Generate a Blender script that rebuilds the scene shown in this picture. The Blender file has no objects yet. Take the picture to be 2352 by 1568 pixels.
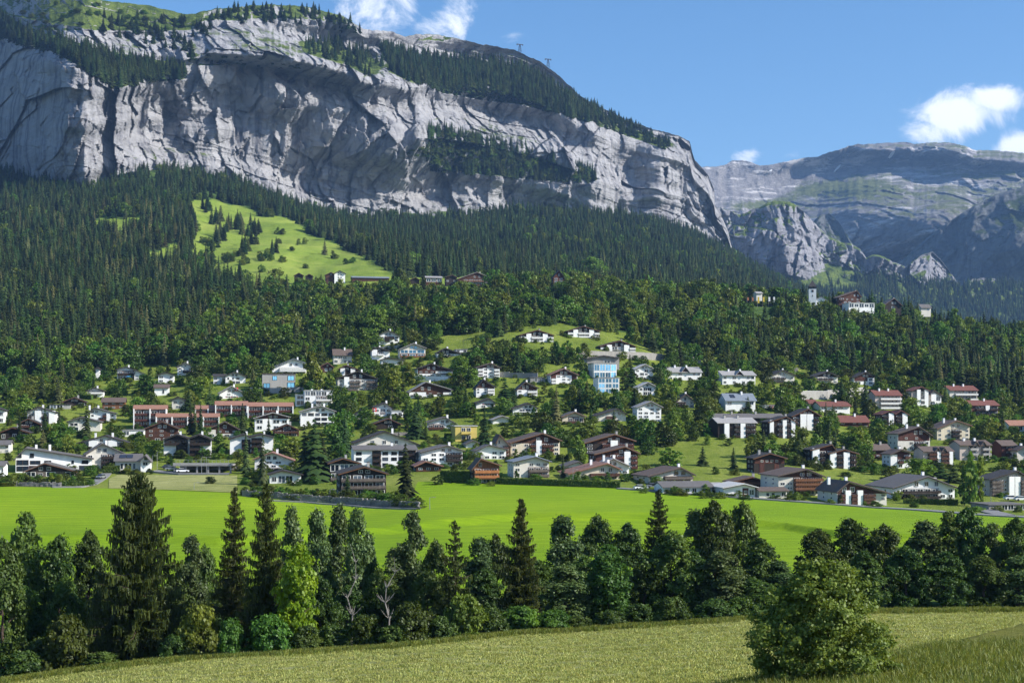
import bpy, math, random
import numpy as np
from math import radians, sin, cos, pi
# ------------------------------------------------------------------ camera, light, exposure
S = bpy.context.scene
COL = S.collection
W_, H_ = 2352.0, 1568.0          # units in which directions are written below
F_ = 50.0/36.0*W_                # 50 mm lens
CX, YH = 1176.0, 950.0           # optical axis column, horizon row
cam_d = bpy.data.cameras.new('camera'); cam = bpy.data.objects.new('camera', cam_d); COL.objects.link(cam)
cam.location = (0, 0, 0); cam.rotation_euler = (radians(90), 0, 0)
cam_d.lens = 50; cam_d.sensor_width = 36; cam_d.shift_y = (YH-H_/2)/W_
cam_d.clip_start = 1.0; cam_d.clip_end = 40000
S.camera = cam
S.view_settings.view_transform = 'Standard'; S.view_settings.look = 'None'
S.view_settings.exposure = 0.7; S.view_settings.gamma = 1.0; S.view_settings.use_curve_mapping = False
SUN = np.array((0.80, -0.24, 0.55)); SUN /= np.linalg.norm(SUN)
sl = bpy.data.lights.new('sun', 'SUN'); so = bpy.data.objects.new('sun', sl); COL.objects.link(so)
sl.energy = 5.0; sl.angle = radians(0.5); sl.color = (1.0, 0.94, 0.85)
from mathutils import Vector, Matrix
so.rotation_euler = Vector(SUN).to_track_quat('Z', 'Y').to_euler()
so.location = (800, -200, 900)
wd = bpy.data.worlds.new('World'); S.world = wd; wd.use_nodes = True
def world_nodes():
    nt = wd.node_tree; N = nt.nodes; L = nt.links; N.clear()
    out = N.new('ShaderNodeOutputWorld')
    sky = N.new('ShaderNodeTexSky'); sky.sky_type = 'NISHITA'; sky.sun_disc = False
    sky.sun_elevation = math.asin(SUN[2]); sky.sun_rotation = math.atan2(SUN[0], SUN[1])
    sky.altitude = 1100; sky.air_density = 1.0; sky.dust_density = 0.9; sky.ozone_density = 2.2
    bg = N.new('ShaderNodeBackground'); bg.inputs[1].default_value = 0.112
    hs = N.new('ShaderNodeHueSaturation'); hs.inputs['Saturation'].default_value = 1.22
    L.new(sky.outputs[0], hs.inputs['Color']); L.new(hs.outputs[0], bg.inputs[0])
    tc = N.new('ShaderNodeTexCoord')
    nz = N.new('ShaderNodeTexNoise'); nz.inputs['Scale'].default_value = 21; nz.inputs['Detail'].default_value = 10
    nz.inputs['Roughness'].default_value = 0.66; nz.inputs['Distortion'].default_value = 0.6
    L.new(tc.outputs['Generated'], nz.inputs['Vector'])
    # cloud banks: direction (pixel units), half width, half height, weight
    C = [(860, 10, 95, 75, .95), (790,-30,60,50,.5), (1060, 15, 60, 100, 1.0), (1000, 70, 60, 30, .6), (1180, 85, 42, 30, .42), (1190, 30, 40, 45, .3), (700, 0, 50, 30, .2),
         (2190, 262, 92, 60, 1.45), (2268, 228, 70, 32, 1.2), (2130, 300, 66, 34, 1.15), (2340, 340, 56, 34, 1.5), (1722, 362, 26, 16, .7), (1840, 355, 38, 14, .5),
         (-900, 200, 500, 120, .9), (3300, 100, 300, 110, .9), (500,-900,600,160,.7), (2300,-1500,700,220,.6)]
    acc = None
    dirs = [((x-CX)/F_, 1.0, (YH-y)/F_, rx/F_, ry/F_, w) for x, y, rx, ry, w in C]
    dirs += [(-.8,-1,.5,.5,.12,.9), (.4,-1,.35,.4,.1,.9), (1.2,-.3,.45,.35,.1,.8)]
    for dx, dy, dz, rx, ry, w in dirs:
        n = math.sqrt(dx*dx+dy*dy+dz*dz)
        sub = N.new('ShaderNodeVectorMath'); sub.operation = 'SUBTRACT'; sub.inputs[1].default_value = (dx/n, dy/n, dz/n)
        mul = N.new('ShaderNodeVectorMath'); mul.operation = 'MULTIPLY'; mul.inputs[1].default_value = (n/rx, n/rx, n/ry)
        ln = N.new('ShaderNodeVectorMath'); ln.operation = 'LENGTH'
        mr = N.new('ShaderNodeMapRange'); mr.interpolation_type = 'SMOOTHSTEP'
        mr.inputs['From Min'].default_value = 1.7; mr.inputs['From Max'].default_value = 0.0
        mr.inputs['To Min'].default_value = 0; mr.inputs['To Max'].default_value = w
        L.new(tc.outputs['Generated'], sub.inputs[0]); L.new(sub.outputs[0], mul.inputs[0]); L.new(mul.outputs[0], ln.inputs[0]); L.new(ln.outputs['Value'], mr.inputs['Value'])
        if acc is None: acc = mr.outputs[0]
        else:
            a = N.new('ShaderNodeMath'); a.operation = 'MAXIMUM'; L.new(acc, a.inputs[0]); L.new(mr.outputs[0], a.inputs[1]); acc = a.outputs[0]
    m1 = N.new('ShaderNodeMath'); m1.operation = 'MULTIPLY_ADD'; m1.inputs[1].default_value = 4.6; m1.inputs[2].default_value = -2.45
    L.new(nz.outputs['Fac'], m1.inputs[0])          # noise contrast around 0
    m2 = N.new('ShaderNodeMath'); m2.operation = 'MULTIPLY_ADD'; m2.inputs[1].default_value = 1.35; L.new(acc, m2.inputs[0]); L.new(m1.outputs[0], m2.inputs[2])
    mk = N.new('ShaderNodeMapRange'); mk.interpolation_type = 'SMOOTHSTEP'; mk.inputs['From Min'].default_value = 0.25; mk.inputs['From Max'].default_value = 1.55
    L.new(m2.outputs[0], mk.inputs['Value'])
    has = N.new('ShaderNodeMath'); has.operation = 'GREATER_THAN'; has.inputs[1].default_value = 0.001; L.new(acc, has.inputs[0])
    mm = N.new('ShaderNodeMath'); mm.operation = 'MULTIPLY'; L.new(mk.outputs[0], mm.inputs[0]); L.new(has.outputs[0], mm.inputs[1])
    cb = N.new('ShaderNodeBackground'); cb.inputs[0].default_value = (0.86, 0.89, 0.95, 1); cb.inputs[1].default_value = 0.95
    mx = N.new('ShaderNodeMixShader'); L.new(mm.outputs[0], mx.inputs[0]); L.new(bg.outputs[0], mx.inputs[1]); L.new(cb.outputs[0], mx.inputs[2])
    L.new(mx.outputs[0], out.inputs['Surface'])
world_nodes()
cy = S.cycles
cy.max_bounces = 6; cy.diffuse_bounces = 3; cy.transmission_bounces = 3; cy.volume_bounces = 0; cy.transparent_max_bounces = 6; cy.glossy_bounces = 2
cy.use_adaptive_sampling = True; cy.adaptive_threshold = 0.02
cy.use_denoising = True
try: cy.denoiser = 'OPENIMAGEDENOISE'; cy.denoising_prefilter = 'ACCURATE'
except Exception: pass
rng = np.random.default_rng(7); random.seed(7)

# ------------------------------------------------------------------ helpers
def P(x, y, d): return np.array(((x-CX)/F_*d, d, (YH-y)/F_*d))
def _h(ix, iy, s):
    n = (ix.astype(np.int64)*374761393 + iy.astype(np.int64)*668265263 + s*974634777) & 0xffffffff
    n = ((n ^ (n >> 13))*1274126177) & 0xffffffff
    return ((n ^ (n >> 16)) & 0xffff)/65535.0
def vnoise(x, y, s=0):
    x = np.asarray(x, float); y = np.asarray(y, float)
    ix = np.floor(x); iy = np.floor(y); fx = x-ix; fy = y-iy
    ux = fx*fx*fx*(fx*(fx*6-15)+10); uy = fy*fy*fy*(fy*(fy*6-15)+10)
    a = _h(ix, iy, s); b = _h(ix+1, iy, s); c = _h(ix, iy+1, s); d = _h(ix+1, iy+1, s)
    return (a+(b-a)*ux+(c-a)*uy+(a-b-c+d)*ux*uy)*2-1
def fbm(x, y, s=0, o=4, g=.5):
    r = 0; a = 1; t = 0
    for k in range(o): r = r+a*vnoise(x*2**k, y*2**k, s+k*17); t += a; a *= g
    return r/t
def ridge(x, y, s=0, o=4, g=.5):
    r = 0; a = 1; t = 0
    for k in range(o): r = r+a*(1-2*np.abs(vnoise(x*2**k, y*2**k, s+k*29))); t += a; a *= g
    return r/t
def inpoly(x, y, poly):
    x = np.asarray(x, float); y = np.asarray(y, float); r = np.zeros(x.shape, bool); n = len(poly)
    for i in range(n):
        x1, y1 = poly[i]; x2, y2 = poly[(i+1) % n]
        if y1 == y2: continue
        c = ((y1 > y) != (y2 > y)) & (x < (x2-x1)*(y-y1)/(y2-y1)+x1); r ^= c
    return r
def gblur(A, s, ax):
    if s <= 0: return A
    k = int(3*s)+1; w = np.exp(-.5*(np.arange(-k, k+1)/s)**2); w /= w.sum()
    B = np.concatenate([np.repeat(A.take([0], ax), k, ax), A, np.repeat(A.take([-1], ax), k, ax)], ax)
    return np.apply_along_axis(lambda v: np.convolve(v, w, 'valid'), ax, B)
def mesh_np(name, V, Fc, mat=None, smooth=False, attr=None):
    V = np.asarray(V, np.float32); Fc = np.asarray(Fc, np.int32); me = bpy.data.meshes.new(name)
    me.vertices.add(len(V)); me.vertices.foreach_set('co', V.ravel())
    k = Fc.shape[1]; me.loops.add(Fc.size); me.loops.foreach_set('vertex_index', Fc.ravel())
    me.polygons.add(len(Fc)); me.polygons.foreach_set('loop_start', np.arange(0, Fc.size, k, dtype=np.int32))
    if smooth: me.polygons.foreach_set('use_smooth', np.ones(len(Fc), bool))
    if attr:
        for an, av in attr.items():
            a = me.attributes.new(an, 'FLOAT', 'POINT'); a.data.foreach_set('value', np.asarray(av, np.float32).ravel())
    me.update(calc_edges=True)
    if mat: me.materials.append(mat)
    return me
def grid_faces(nr, nc):
    i = np.arange(nr-1)[:, None]*nc+np.arange(nc-1)[None, :]
    i = i.ravel(); return np.stack([i, i+1, i+nc+1, i+nc], 1)
def link(name, me, parent=None):
    o = bpy.data.objects.new(name, me); COL.objects.link(o)
    if parent is not None: o.parent = parent
    return o
def tag(o, label=None, cat=None, group=None, kind=None):
    if label: o['label'] = label
    if cat: o['category'] = cat
    if group: o['group'] = group
    if kind: o['kind'] = kind
    return o
def empty(name, loc, rz=0, label=None, cat=None, group=None):
    o = bpy.data.objects.new(name, None); COL.objects.link(o); o.location = loc; o.rotation_euler = (0, 0, rz)
    o.empty_display_size = .5
    return tag(o, label, cat, group)
class MB:
    def __init__(s): s.v = []; s.f = []; s.m = []
    def add(s, vs, fs, mi=0):
        b = len(s.v); s.v += [tuple(map(float, q)) for q in vs]; s.f += [tuple(b+i for i in f) for f in fs]; s.m += [mi]*len(fs); return s
    def box(s, c, z, mi=0, rz=0):
        x, y, h = z[0]/2, z[1]/2, z[2]/2; co, si = cos(rz), sin(rz)
        vs = []
        for dz in (-h, h):
            for dx, dy in ((-x, -y), (x, -y), (x, y), (-x, y)): vs.append((c[0]+dx*co-dy*si, c[1]+dx*si+dy*co, c[2]+dz))
        return s.add(vs, [(0, 3, 2, 1), (4, 5, 6, 7), (0, 1, 5, 4), (1, 2, 6, 5), (2, 3, 7, 6), (3, 0, 4, 7)], mi)
    def tube(s, pts, rad, n=6, mi=0):
        vs = []; fs = []; pts = [Vector(p) for p in pts]
        for i, p in enumerate(pts):
            t = (pts[min(i+1, len(pts)-1)]-pts[max(i-1, 0)]).normalized()
            a = t.cross(Vector((0, 1, .01)) if abs(t.y) < .9 else Vector((1, 0, 0))).normalized(); b = t.cross(a)
            r = rad[i] if hasattr(rad, '__len__') else rad
            for k in range(n): q = p+(a*cos(2*pi*k/n)+b*sin(2*pi*k/n))*r; vs.append(q)
        for i in range(len(pts)-1):
            for k in range(n): fs.append((i*n+k, i*n+(k+1) % n, (i+1)*n+(k+1) % n, (i+1)*n+k))
        fs.append(tuple(range(n-1, -1, -1))); fs.append(tuple((len(pts)-1)*n+k for k in range(n)))
        return s.add(vs, fs, mi)
    def prism_y(s, out, y0, y1, mi=0):      # outline (x,z) extruded along y
        n = len(out); vs = [(x, y0, z) for x, z in out]+[(x, y1, z) for x, z in out]
        fs = [tuple(range(n)), tuple(range(2*n-1, n-1, -1))]+[(i, i+n, (i+1) % n+n, (i+1) % n) for i in range(n)]
        return s.add(vs, fs, mi)
    def prism_x(s, out, x0, x1, mi=0):      # outline (y,z) extruded along x
        n = len(out); vs = [(x0, y, z) for y, z in out]+[(x1, y, z) for y, z in out]
        fs = [tuple(range(n-1, -1, -1)), tuple(range(n, 2*n))]+[(i, (i+1) % n, (i+1) % n+n, i+n) for i in range(n)]
        return s.add(vs, fs, mi)
    def mesh(s, name, *mats):
        me = bpy.data.meshes.new(name); me.from_pydata(s.v, [], s.f)
        for m in mats: me.materials.append(m)
        if len(mats) > 1: me.polygons.foreach_set('material_index', s.m)
        me.update(); return me
    def build(s, name, parent, *mats): return link(name, s.mesh(name, *mats), parent)

# ------------------------------------------------------------------ materials
def nmat(name):
    m = bpy.data.materials.new(name); m.use_nodes = True; nt = m.node_tree; nt.nodes.clear()
    return m, nt, nt.nodes, nt.links
def ramp(N, stops):
    r = N.new('ShaderNodeValToRGB'); e = r.color_ramp.elements
    while len(e) < len(stops): e.new(.5)
    for el, (p, c) in zip(e, stops): el.position = p; el.color = (*c, 1)
    return r
def noise(N, L, scale, detail=4, rough=.55, vec=None, dist=0):
    n = N.new('ShaderNodeTexNoise'); n.inputs['Scale'].default_value = scale; n.inputs['Detail'].default_value = detail
    n.inputs['Roughness'].default_value = rough; n.inputs['Distortion'].default_value = dist
    if vec is not None: L.new(vec, n.inputs['Vector'])
    return n
def mapping(N, L, src, scale=(1, 1, 1), rot=(0, 0, 0)):
    m = N.new('ShaderNodeMapping'); m.inputs['Scale'].default_value = scale; m.inputs['Rotation'].default_value = rot; L.new(src, m.inputs['Vector']); return m.outputs[0]
def mixc(N, L, fac, a, b, blend='MIX'):
    m = N.new('ShaderNodeMix'); m.data_type = 'RGBA'; m.blend_type = blend
    for v, i in ((fac, 0), (a, 6), (b, 7)):
        if hasattr(v, 'links'): L.new(v, m.inputs[i])
        elif i == 0: m.inputs[0].default_value = v
        else: m.inputs[i].default_value = (*v, 1)
    return m.outputs[2]
def plain(name, c, rough=.85, var=.12, scale=1.2, streak=False, bump=0, spec=.3, metal=0, bscale=None):
    m, nt, N, L = nmat(name)
    o = N.new('ShaderNodeOutputMaterial'); b = N.new('ShaderNodeBsdfPrincipled'); L.new(b.outputs[0], o.inputs[0])
    b.inputs['Roughness'].default_value = rough; b.inputs['Specular IOR Level'].default_value = spec; b.inputs['Metallic'].default_value = metal
    g = N.new('ShaderNodeNewGeometry'); v = g.outputs['Position']
    if streak: v = mapping(N, L, v, (1, 1, .18))
    n = noise(N, L, scale, 5, .6, v)
    oi = N.new('ShaderNodeObjectInfo')
    r = ramp(N, [(.3, tuple(k*(1-var) for k in c)), (.7, tuple(min(1, k*(1+var)) for k in c))]); L.new(n.outputs['Fac'], r.inputs[0])
    L.new(r.outputs[0], b.inputs['Base Color'])
    if bump:
        n2 = noise(N, L, bscale or scale*6, 4, .6, v); bp = N.new('ShaderNodeBump'); bp.inputs['Strength'].default_value = bump; bp.inputs['Distance'].default_value = .1
        L.new(n2.outputs['Fac'], bp.inputs['Height']); L.new(bp.outputs[0], b.inputs['Normal'])
    return m
M = {}
def mp(k, *a, **kw): M[k] = plain(k, *a, **kw)
mp('white', (.80, .80, .79), .9, .07, .5, True); mp('offwhite', (.62, .59, .53), .9, .08, .5, True); mp('cream', (.62, .55, .42), .9, .08, .5, True)
mp('pink', (.5, .42, .38), .9, .1, .5, True); mp('grey', (.36, .35, .33), .9, .12, .4, True, .2); mp('yellow', (.58, .46, .13), .9, .05)
mp('dark', (.028, .02, .016), .8, .3, 2.5, True); mp('brown', (.075, .033, .02), .8, .35, 2.5, True); mp('redbrown', (.08, .03, .022), .8, .3, 2.5, True)
mp('wood', (.17, .075, .035), .75, .35, 2.5, True); mp('orange', (.38, .15, .055), .7, .3, 2.5, True); mp('greywood', (.12, .10, .085), .85, .3, 2.5, True)
mp('concrete', (.27, .26, .245), .95, .2, .3, True, .3); mp('asphalt', (.20, .20, .20), .95, .15, 1.0, False, .2); mp('metal', (.4, .4, .41), .45, .1, 3, metal=.7)
mp('darkmetal', (.05, .05, .055), .5, .1, 3, metal=.4); mp('frame', (.72, .72, .7), .6, .04); mp('frame_dark', (.05, .035, .03), .6, .1); mp('shutter', (.24, .03, .03), .7, .1)
mp('blue', (.05, .22, .42), .7, .1); mp('red', (.55, .03, .03), .6, .05); mp('flagyellow', (.7, .5, .05), .7, .05); mp('car_white', (.75, .76, .77), .25, .02, spec=.6); mp('car_silver', (.35, .37, .4), .25, .03, spec=.6, metal=.5)
mp('car_dark', (.03, .035, .05), .25, .1, spec=.6); mp('tyre', (.02, .02, .02), .9, .1); mp('lamp_glass', (.7, .7, .65), .2, .02); mp('bark', (.07, .05, .038), .95, .4, 3, True, .5)
mp('birchbark', (.26, .24, .21), .9, .3, 3, True, .3); mp('stone', (.20, .19, .18), .95, .3, .5, False, .5); mp('yellowwood', (.5, .33, .06), .7, .2)
def roofmat(k, c, var=.18):
    m, nt, N, L = nmat('roof_'+k)
    o = N.new('ShaderNodeOutputMaterial'); b = N.new('ShaderNodeBsdfPrincipled'); L.new(b.outputs[0], o.inputs[0]); b.inputs['Roughness'].default_value = .8
    tc = N.new('ShaderNodeTexCoord'); w = N.new('ShaderNodeTexWave'); w.wave_type = 'BANDS'; w.bands_direction = 'Y'; w.inputs['Scale'].default_value = 1.1
    L.new(tc.outputs['Object'], w.inputs['Vector'])
    n = noise(N, L, 1.3, 6, .7, tc.outputs['Object']); g = N.new('ShaderNodeNewGeometry'); n3 = noise(N, L, .35, 3, .6, g.outputs['Position'])
    r = ramp(N, [(.3, tuple(q*(1-var*1.6) for q in c)), (.55, c), (.75, tuple(min(1, q*(1+var*1.3)) for q in c))]); L.new(n.outputs['Fac'], r.inputs[0])
    c2 = mixc(N, L, n3.outputs['Fac'], r.outputs[0], tuple(q*.72 for q in c)); L.new(c2, b.inputs['Base Color'])
    bp = N.new('ShaderNodeBump'); bp.inputs['Strength'].default_value = .6; bp.inputs['Distance'].default_value = .08; L.new(w.outputs['Fac'], bp.inputs['Height']); L.new(bp.outputs[0], b.inputs['Normal'])
    M['r_'+k] = m
roofmat('dark', (.05, .045, .043)); roofmat('grey', (.15, .14, .135)); roofmat('brown', (.14, .10, .08)); roofmat('light', (.38, .37, .36)); roofmat('blue', (.21, .25, .30))
roofmat('orange', (.36, .18, .12)); roofmat('terra', (.30, .16, .12)); roofmat('red', (.19, .065, .045)); roofmat('white', (.6, .6, .58))
def glassmat(name, c=(.02, .03, .045), rough=.08, metal=0):
    m, nt, N, L = nmat(name); o = N.new('ShaderNodeOutputMaterial'); b = N.new('ShaderNodeBsdfPrincipled'); L.new(b.outputs[0], o.inputs[0])
    oi = N.new('ShaderNodeObjectInfo'); r = ramp(N, [(0, tuple(q*.5 for q in c)), (.75, c), (1, tuple(q*3+.05 for q in c))]); L.new(oi.outputs['Random'], r.inputs[0]); L.new(r.outputs[0], b.inputs['Base Color'])
    b.inputs['Roughness'].default_value = rough; b.inputs['Specular IOR Level'].default_value = .8; b.inputs['Metallic'].default_value = metal
    M[name] = m
glassmat('glass'); glassmat('bluegl', (.10, .26, .42), .12, .55)
def leafmat(name, c1, c2, trans=.3, scale=.35, objvar=.3, rough=.6):
    """foliage: two greens mixed by clump noise and by tree, some light passing through the leaves"""
    m, nt, N, L = nmat(name); o = N.new('ShaderNodeOutputMaterial')
    g = N.new('ShaderNodeNewGeometry'); oi = N.new('ShaderNodeObjectInfo')
    n = noise(N, L, scale, 3, .6, g.outputs['Position'])
    r = ramp(N, [(.3, c1), (.7, c2)]); L.new(n.outputs['Fac'], r.inputs[0])
    hs = N.new('ShaderNodeHueSaturation'); L.new(r.outputs[0], hs.inputs['Color'])
    for sock, a, lo, hi in (('Value', 1, 1-objvar, 1+objvar), ('Hue', 3.7, .5-.028*objvar/.3, .5+.018*objvar/.3)):
        q = N.new('ShaderNodeMath'); q.operation = 'MULTIPLY'; q.inputs[1].default_value = a; L.new(oi.outputs['Random'], q.inputs[0])
        f = N.new('ShaderNodeMath'); f.operation = 'FRACT'; L.new(q.outputs[0], f.inputs[0])
        mr = N.new('ShaderNodeMapRange'); mr.inputs['To Min'].default_value = lo; mr.inputs['To Max'].default_value = hi; L.new(f.outputs[0], mr.inputs[0]); L.new(mr.outputs[0], hs.inputs[sock])
    d = N.new('ShaderNodeBsdfDiffuse'); t = N.new('ShaderNodeBsdfTranslucent'); mx = N.new('ShaderNodeMixShader'); mx.inputs[0].default_value = trans
    L.new(hs.outputs[0], d.inputs[0])
    tcol = mixc(N, L, 1.0, hs.outputs[0], (1.25, 1.15, .55), 'MULTIPLY'); L.new(tcol, t.inputs[0])
    L.new(d.outputs[0], mx.inputs[1]); L.new(t.outputs[0], mx.inputs[2])
    gl = N.new('ShaderNodeBsdfGlossy'); gl.inputs['Roughness'].default_value = .5; gl.inputs[0].default_value = (.6, .65, .6, 1)
    m2 = N.new('ShaderNodeMixShader'); m2.inputs[0].default_value = .03; L.new(mx.outputs[0], m2.inputs[1]); L.new(gl.outputs[0], m2.inputs[2])
    L.new(m2.outputs[0], o.inputs[0]); M[name] = m
leafmat('needles', (.012, .026, .009), (.052, .085, .022), .16, .12, .5)
leafmat('larch', (.06, .075, .028), (.14, .15, .055), .25, .2, .4)
leafmat('needles_near', (.028, .044, .010), (.085, .105, .020), .22, .5, .15)
leafmat('leaves', (.036, .082, .012), (.140, .225, .026), .36, .22, .55)
leafmat('leaves_near', (.030, .068, .013), (.105, .175, .030), .34, .5, .32)
leafmat('leaves_grey', (.050, .092, .028), (.13, .19, .058), .32, .5, .22)
leafmat('leaves_lime', (.13, .22, .008), (.27, .36, .015), .42, .5, .15)
leafmat('leaves_olive', (.075, .125, .018), (.21, .28, .045), .36, .9, .1)
leafmat('hedge', (.035, .075, .012), (.11, .16, .02), .2, .8, .2)
def groundmat(name, stops, sc1=.02, sc2=1.2, stretch=(1, 1, 1), bump=.5, bd=.15, sc3=8, rot=0, mixn=.5, lanes=0):
    m, nt, N, L = nmat(name); o = N.new('ShaderNodeOutputMaterial'); b = N.new('ShaderNodeBsdfPrincipled'); L.new(b.outputs[0], o.inputs[0])
    b.inputs['Roughness'].default_value = .95; b.inputs['Specular IOR Level'].default_value = .15
    g = N.new('ShaderNodeNewGeometry'); v = mapping(N, L, g.outputs['Position'], stretch, (0, 0, rot))
    a = noise(N, L, sc1, 5, .6, g.outputs['Position']); c = noise(N, L, sc2, 6, .7, v)
    ad = N.new('ShaderNodeMath'); ad.operation = 'MULTIPLY_ADD'; ad.inputs[1].default_value = mixn; L.new(a.outputs['Fac'], ad.inputs[0])
    q = N.new('ShaderNodeMath'); q.operation = 'MULTIPLY'; q.inputs[1].default_value = 1-mixn; L.new(c.outputs['Fac'], q.inputs[0]); L.new(q.outputs[0], ad.inputs[2])
    r = ramp(N, stops); L.new(ad.outputs[0], r.inputs[0]); out_c = r.outputs[0]
    if lanes:
        w = N.new('ShaderNodeTexWave'); w.bands_direction = 'Y'; w.inputs['Scale'].default_value = .055; w.inputs['Distortion'].default_value = 5.5; w.inputs['Detail'].default_value = 2; w.inputs['Detail Scale'].default_value = .3
        L.new(mapping(N, L, g.outputs['Position'], (.35, 1, 1), (0, 0, .08)), w.inputs['Vector']); wr = ramp(N, [(.2, (1-lanes, 1-lanes*.8, 1)), (.8, (1, 1, 1))]); L.new(w.outputs['Fac'], wr.inputs[0]); out_c = mixc(N, L, 1.0, out_c, wr.outputs[0], 'MULTIPLY')
    L.new(out_c, b.inputs['Base Color'])
    n2 = noise(N, L, sc3, 5, .7, v); bp = N.new('ShaderNodeBump'); bp.inputs['Strength'].default_value = bump; bp.inputs['Distance'].default_value = bd
    L.new(n2.outputs['Fac'], bp.inputs['Height']); L.new(bp.outputs[0], b.inputs['Normal']); M[name] = m
groundmat('hay', [(.30, (.10, .14, .03)), (.42, (.22, .25, .06)), (.52, (.36, .36, .12)), (.68, (.50, .48, .20))], .03, .8, (.22, 1.9, 1), 1, .35, 3, .15, .25, .15)
groundmat('field', [(.28, (.10, .20, .006)), (.5, (.205, .33, .006)), (.72, (.34, .45, .012))], .010, .55, (.16, 1.8, 1), .9, .35, 2.2, -.05, .5, .12)
groundmat('lawn', [(.3, (.07, .115, .014)), (.5, (.155, .205, .024)), (.7, (.29, .31, .07))], .03, .35, (1, 1, 1), 1, .5, 1.2)
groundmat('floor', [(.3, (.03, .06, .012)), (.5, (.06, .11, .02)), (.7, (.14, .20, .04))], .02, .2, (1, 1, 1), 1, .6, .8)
groundmat('pasture', [(.3, (.10, .17, .022)), (.48, (.20, .28, .035)), (.7, (.34, .38, .08))], .010, .09, (.7, 2.0, 1), 1, 1.2, .35, .3, .5)
groundmat('rough', [(.3, (.08, .10, .015)), (.5, (.18, .19, .03)), (.7, (.30, .27, .08))], .3, 2.5, (1, 1, 1), 1, .3, 9)
leafmat('grass_dry', (.25, .29, .07), (.42, .44, .15), .3, 1.5, .25)
leafmat('grass_tall', (.07, .12, .015), (.24, .26, .05), .35, 1.2, .3)
# ------------------------------------------------------------------ terrain: near slope, valley floor, village slope, forested hill, foot of the cliff
CT = {  # picture column -> (distance, row) pairs
 -900: [(60,1700),(120,1640),(180,1560),(260,1330),(420,1120),(600,960),(800,830),(1200,640),(1700,450),(2400,250),(3200,120)],
 0:    [(60,1760),(110,1650),(152,1572),(175,1530),(215,1420),(260,1320),(300,1255),(430,1118),(470,1098),(600,990),(700,925),(800,868),(1200,705),(1700,545),(2300,422),(3200,300)],
 200:  [(60,1760),(110,1640),(150,1545),(180,1505),(230,1400),(280,1285),(330,1215),(430,1123),(455,1112),(600,990),(700,918),(800,858),(1200,690),(1700,525),(2300,405),(3200,290)],
 350:  [(60,1760),(108,1638),(150,1530),(182,1492),(235,1375),(285,1275),(330,1212),(428,1126),(448,1116),(600,990),(700,912),(800,847),(1000,750),(1300,660),(1700,515),(2000,440),(2330,372),(3200,290)],
 500:  [(60,1760),(105,1635),(150,1515),(185,1480),(240,1350),(290,1265),(400,1145),(430,1120),(520,1060),(600,990),(700,905),(800,835),(1000,755),(1300,655),(1600,585),(2000,465),(2350,405),(3200,300)],
 640:  [(60,1755),(105,1622),(150,1508),(185,1475),(240,1350),(290,1268),(350,1200),(405,1147),(440,1120),(510,1062),(600,983),(700,890),(800,818),(1000,735),(1300,645),(1600,570),(2000,490),(2350,462),(3200,350)],
 800:  [(60,1750),(105,1610),(150,1500),(185,1470),(240,1350),(290,1270),(380,1180),(410,1150),(500,1065),(600,975),(700,875),(800,800),(1000,705),(1250,645),(1500,600),(1750,545),(2000,530),(2350,525),(3200,430)],
 1000: [(60,1740),(105,1595),(150,1480),(190,1450),(240,1350),(290,1265),(350,1190),(440,1108),(500,1060),(600,985),(700,860),(780,790),(1000,690),(1230,648),(1500,625),(1900,580),(2400,520),(3200,430)],
 1200: [(60,1740),(105,1590),(160,1470),(185,1440),(240,1350),(300,1250),(350,1185),(440,1112),(500,1070),(600,960),(680,868),(740,800),(800,765),(900,715),(1100,668),(1300,668),(1700,620),(2350,520),(3200,430)],
 1400: [(60,1740),(105,1575),(165,1455),(185,1430),(240,1345),(300,1245),(350,1185),(430,1120),(500,1070),(600,960),(680,885),(740,830),(790,790),(900,735),(1100,680),(1300,690),(1700,640),(2350,545),(3200,430)],
 1600: [(60,1740),(105,1560),(170,1435),(190,1410),(240,1335),(300,1240),(350,1190),(425,1135),(500,1070),(600,965),(690,890),(750,850),(800,825),(900,760),(1100,690),(1300,700),(1700,680),(2350,590),(3200,500)],
 1800: [(60,1720),(100,1560),(180,1415),(200,1395),(250,1310),(300,1240),(350,1195),(415,1148),(500,1075),(600,975),(690,905),(750,868),(800,845),(950,765),(1120,698),(1300,740),(1700,730),(2350,680),(3200,660)],
 2050: [(60,1700),(95,1560),(185,1407),(200,1390),(250,1300),(300,1235),(350,1200),(400,1168),(430,1150),(500,1090),(600,1005),(700,930),(760,890),(820,860),(950,790),(1090,718),(1400,790),(2000,760),(3200,740)],
 2352: [(60,1660),(95,1540),(190,1405),(205,1388),(250,1310),(300,1245),(350,1205),(385,1182),(430,1155),(500,1095),(600,1020),(700,955),(800,905),(950,835),(1080,785),(1400,850),(2000,800),(3200,780)],
 3250: [(60,1600),(95,1500),(190,1405),(250,1310),(350,1215),(430,1170),(600,1050),(800,930),(1080,800),(1400,850),(2000,800),(3200,780)],
}
GX = np.arange(-900, 3251, 10.0); GL = np.linspace(math.log(60), math.log(3200), 420)
def _gt():
    ks = sorted(CT); cols = []
    for k in ks:
        p = np.array(CT[k], float); cols.append(np.interp(GL, np.log(p[:, 0]), p[:, 1]))
    cols = np.array(cols); T = np.empty((len(GX), len(GL)))
    for j in range(len(GL)): T[:, j] = np.interp(GX, ks, cols[:, j])
    T = gblur(T, 7, 0); return gblur(T, 3, 1)
GT = _gt()
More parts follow.
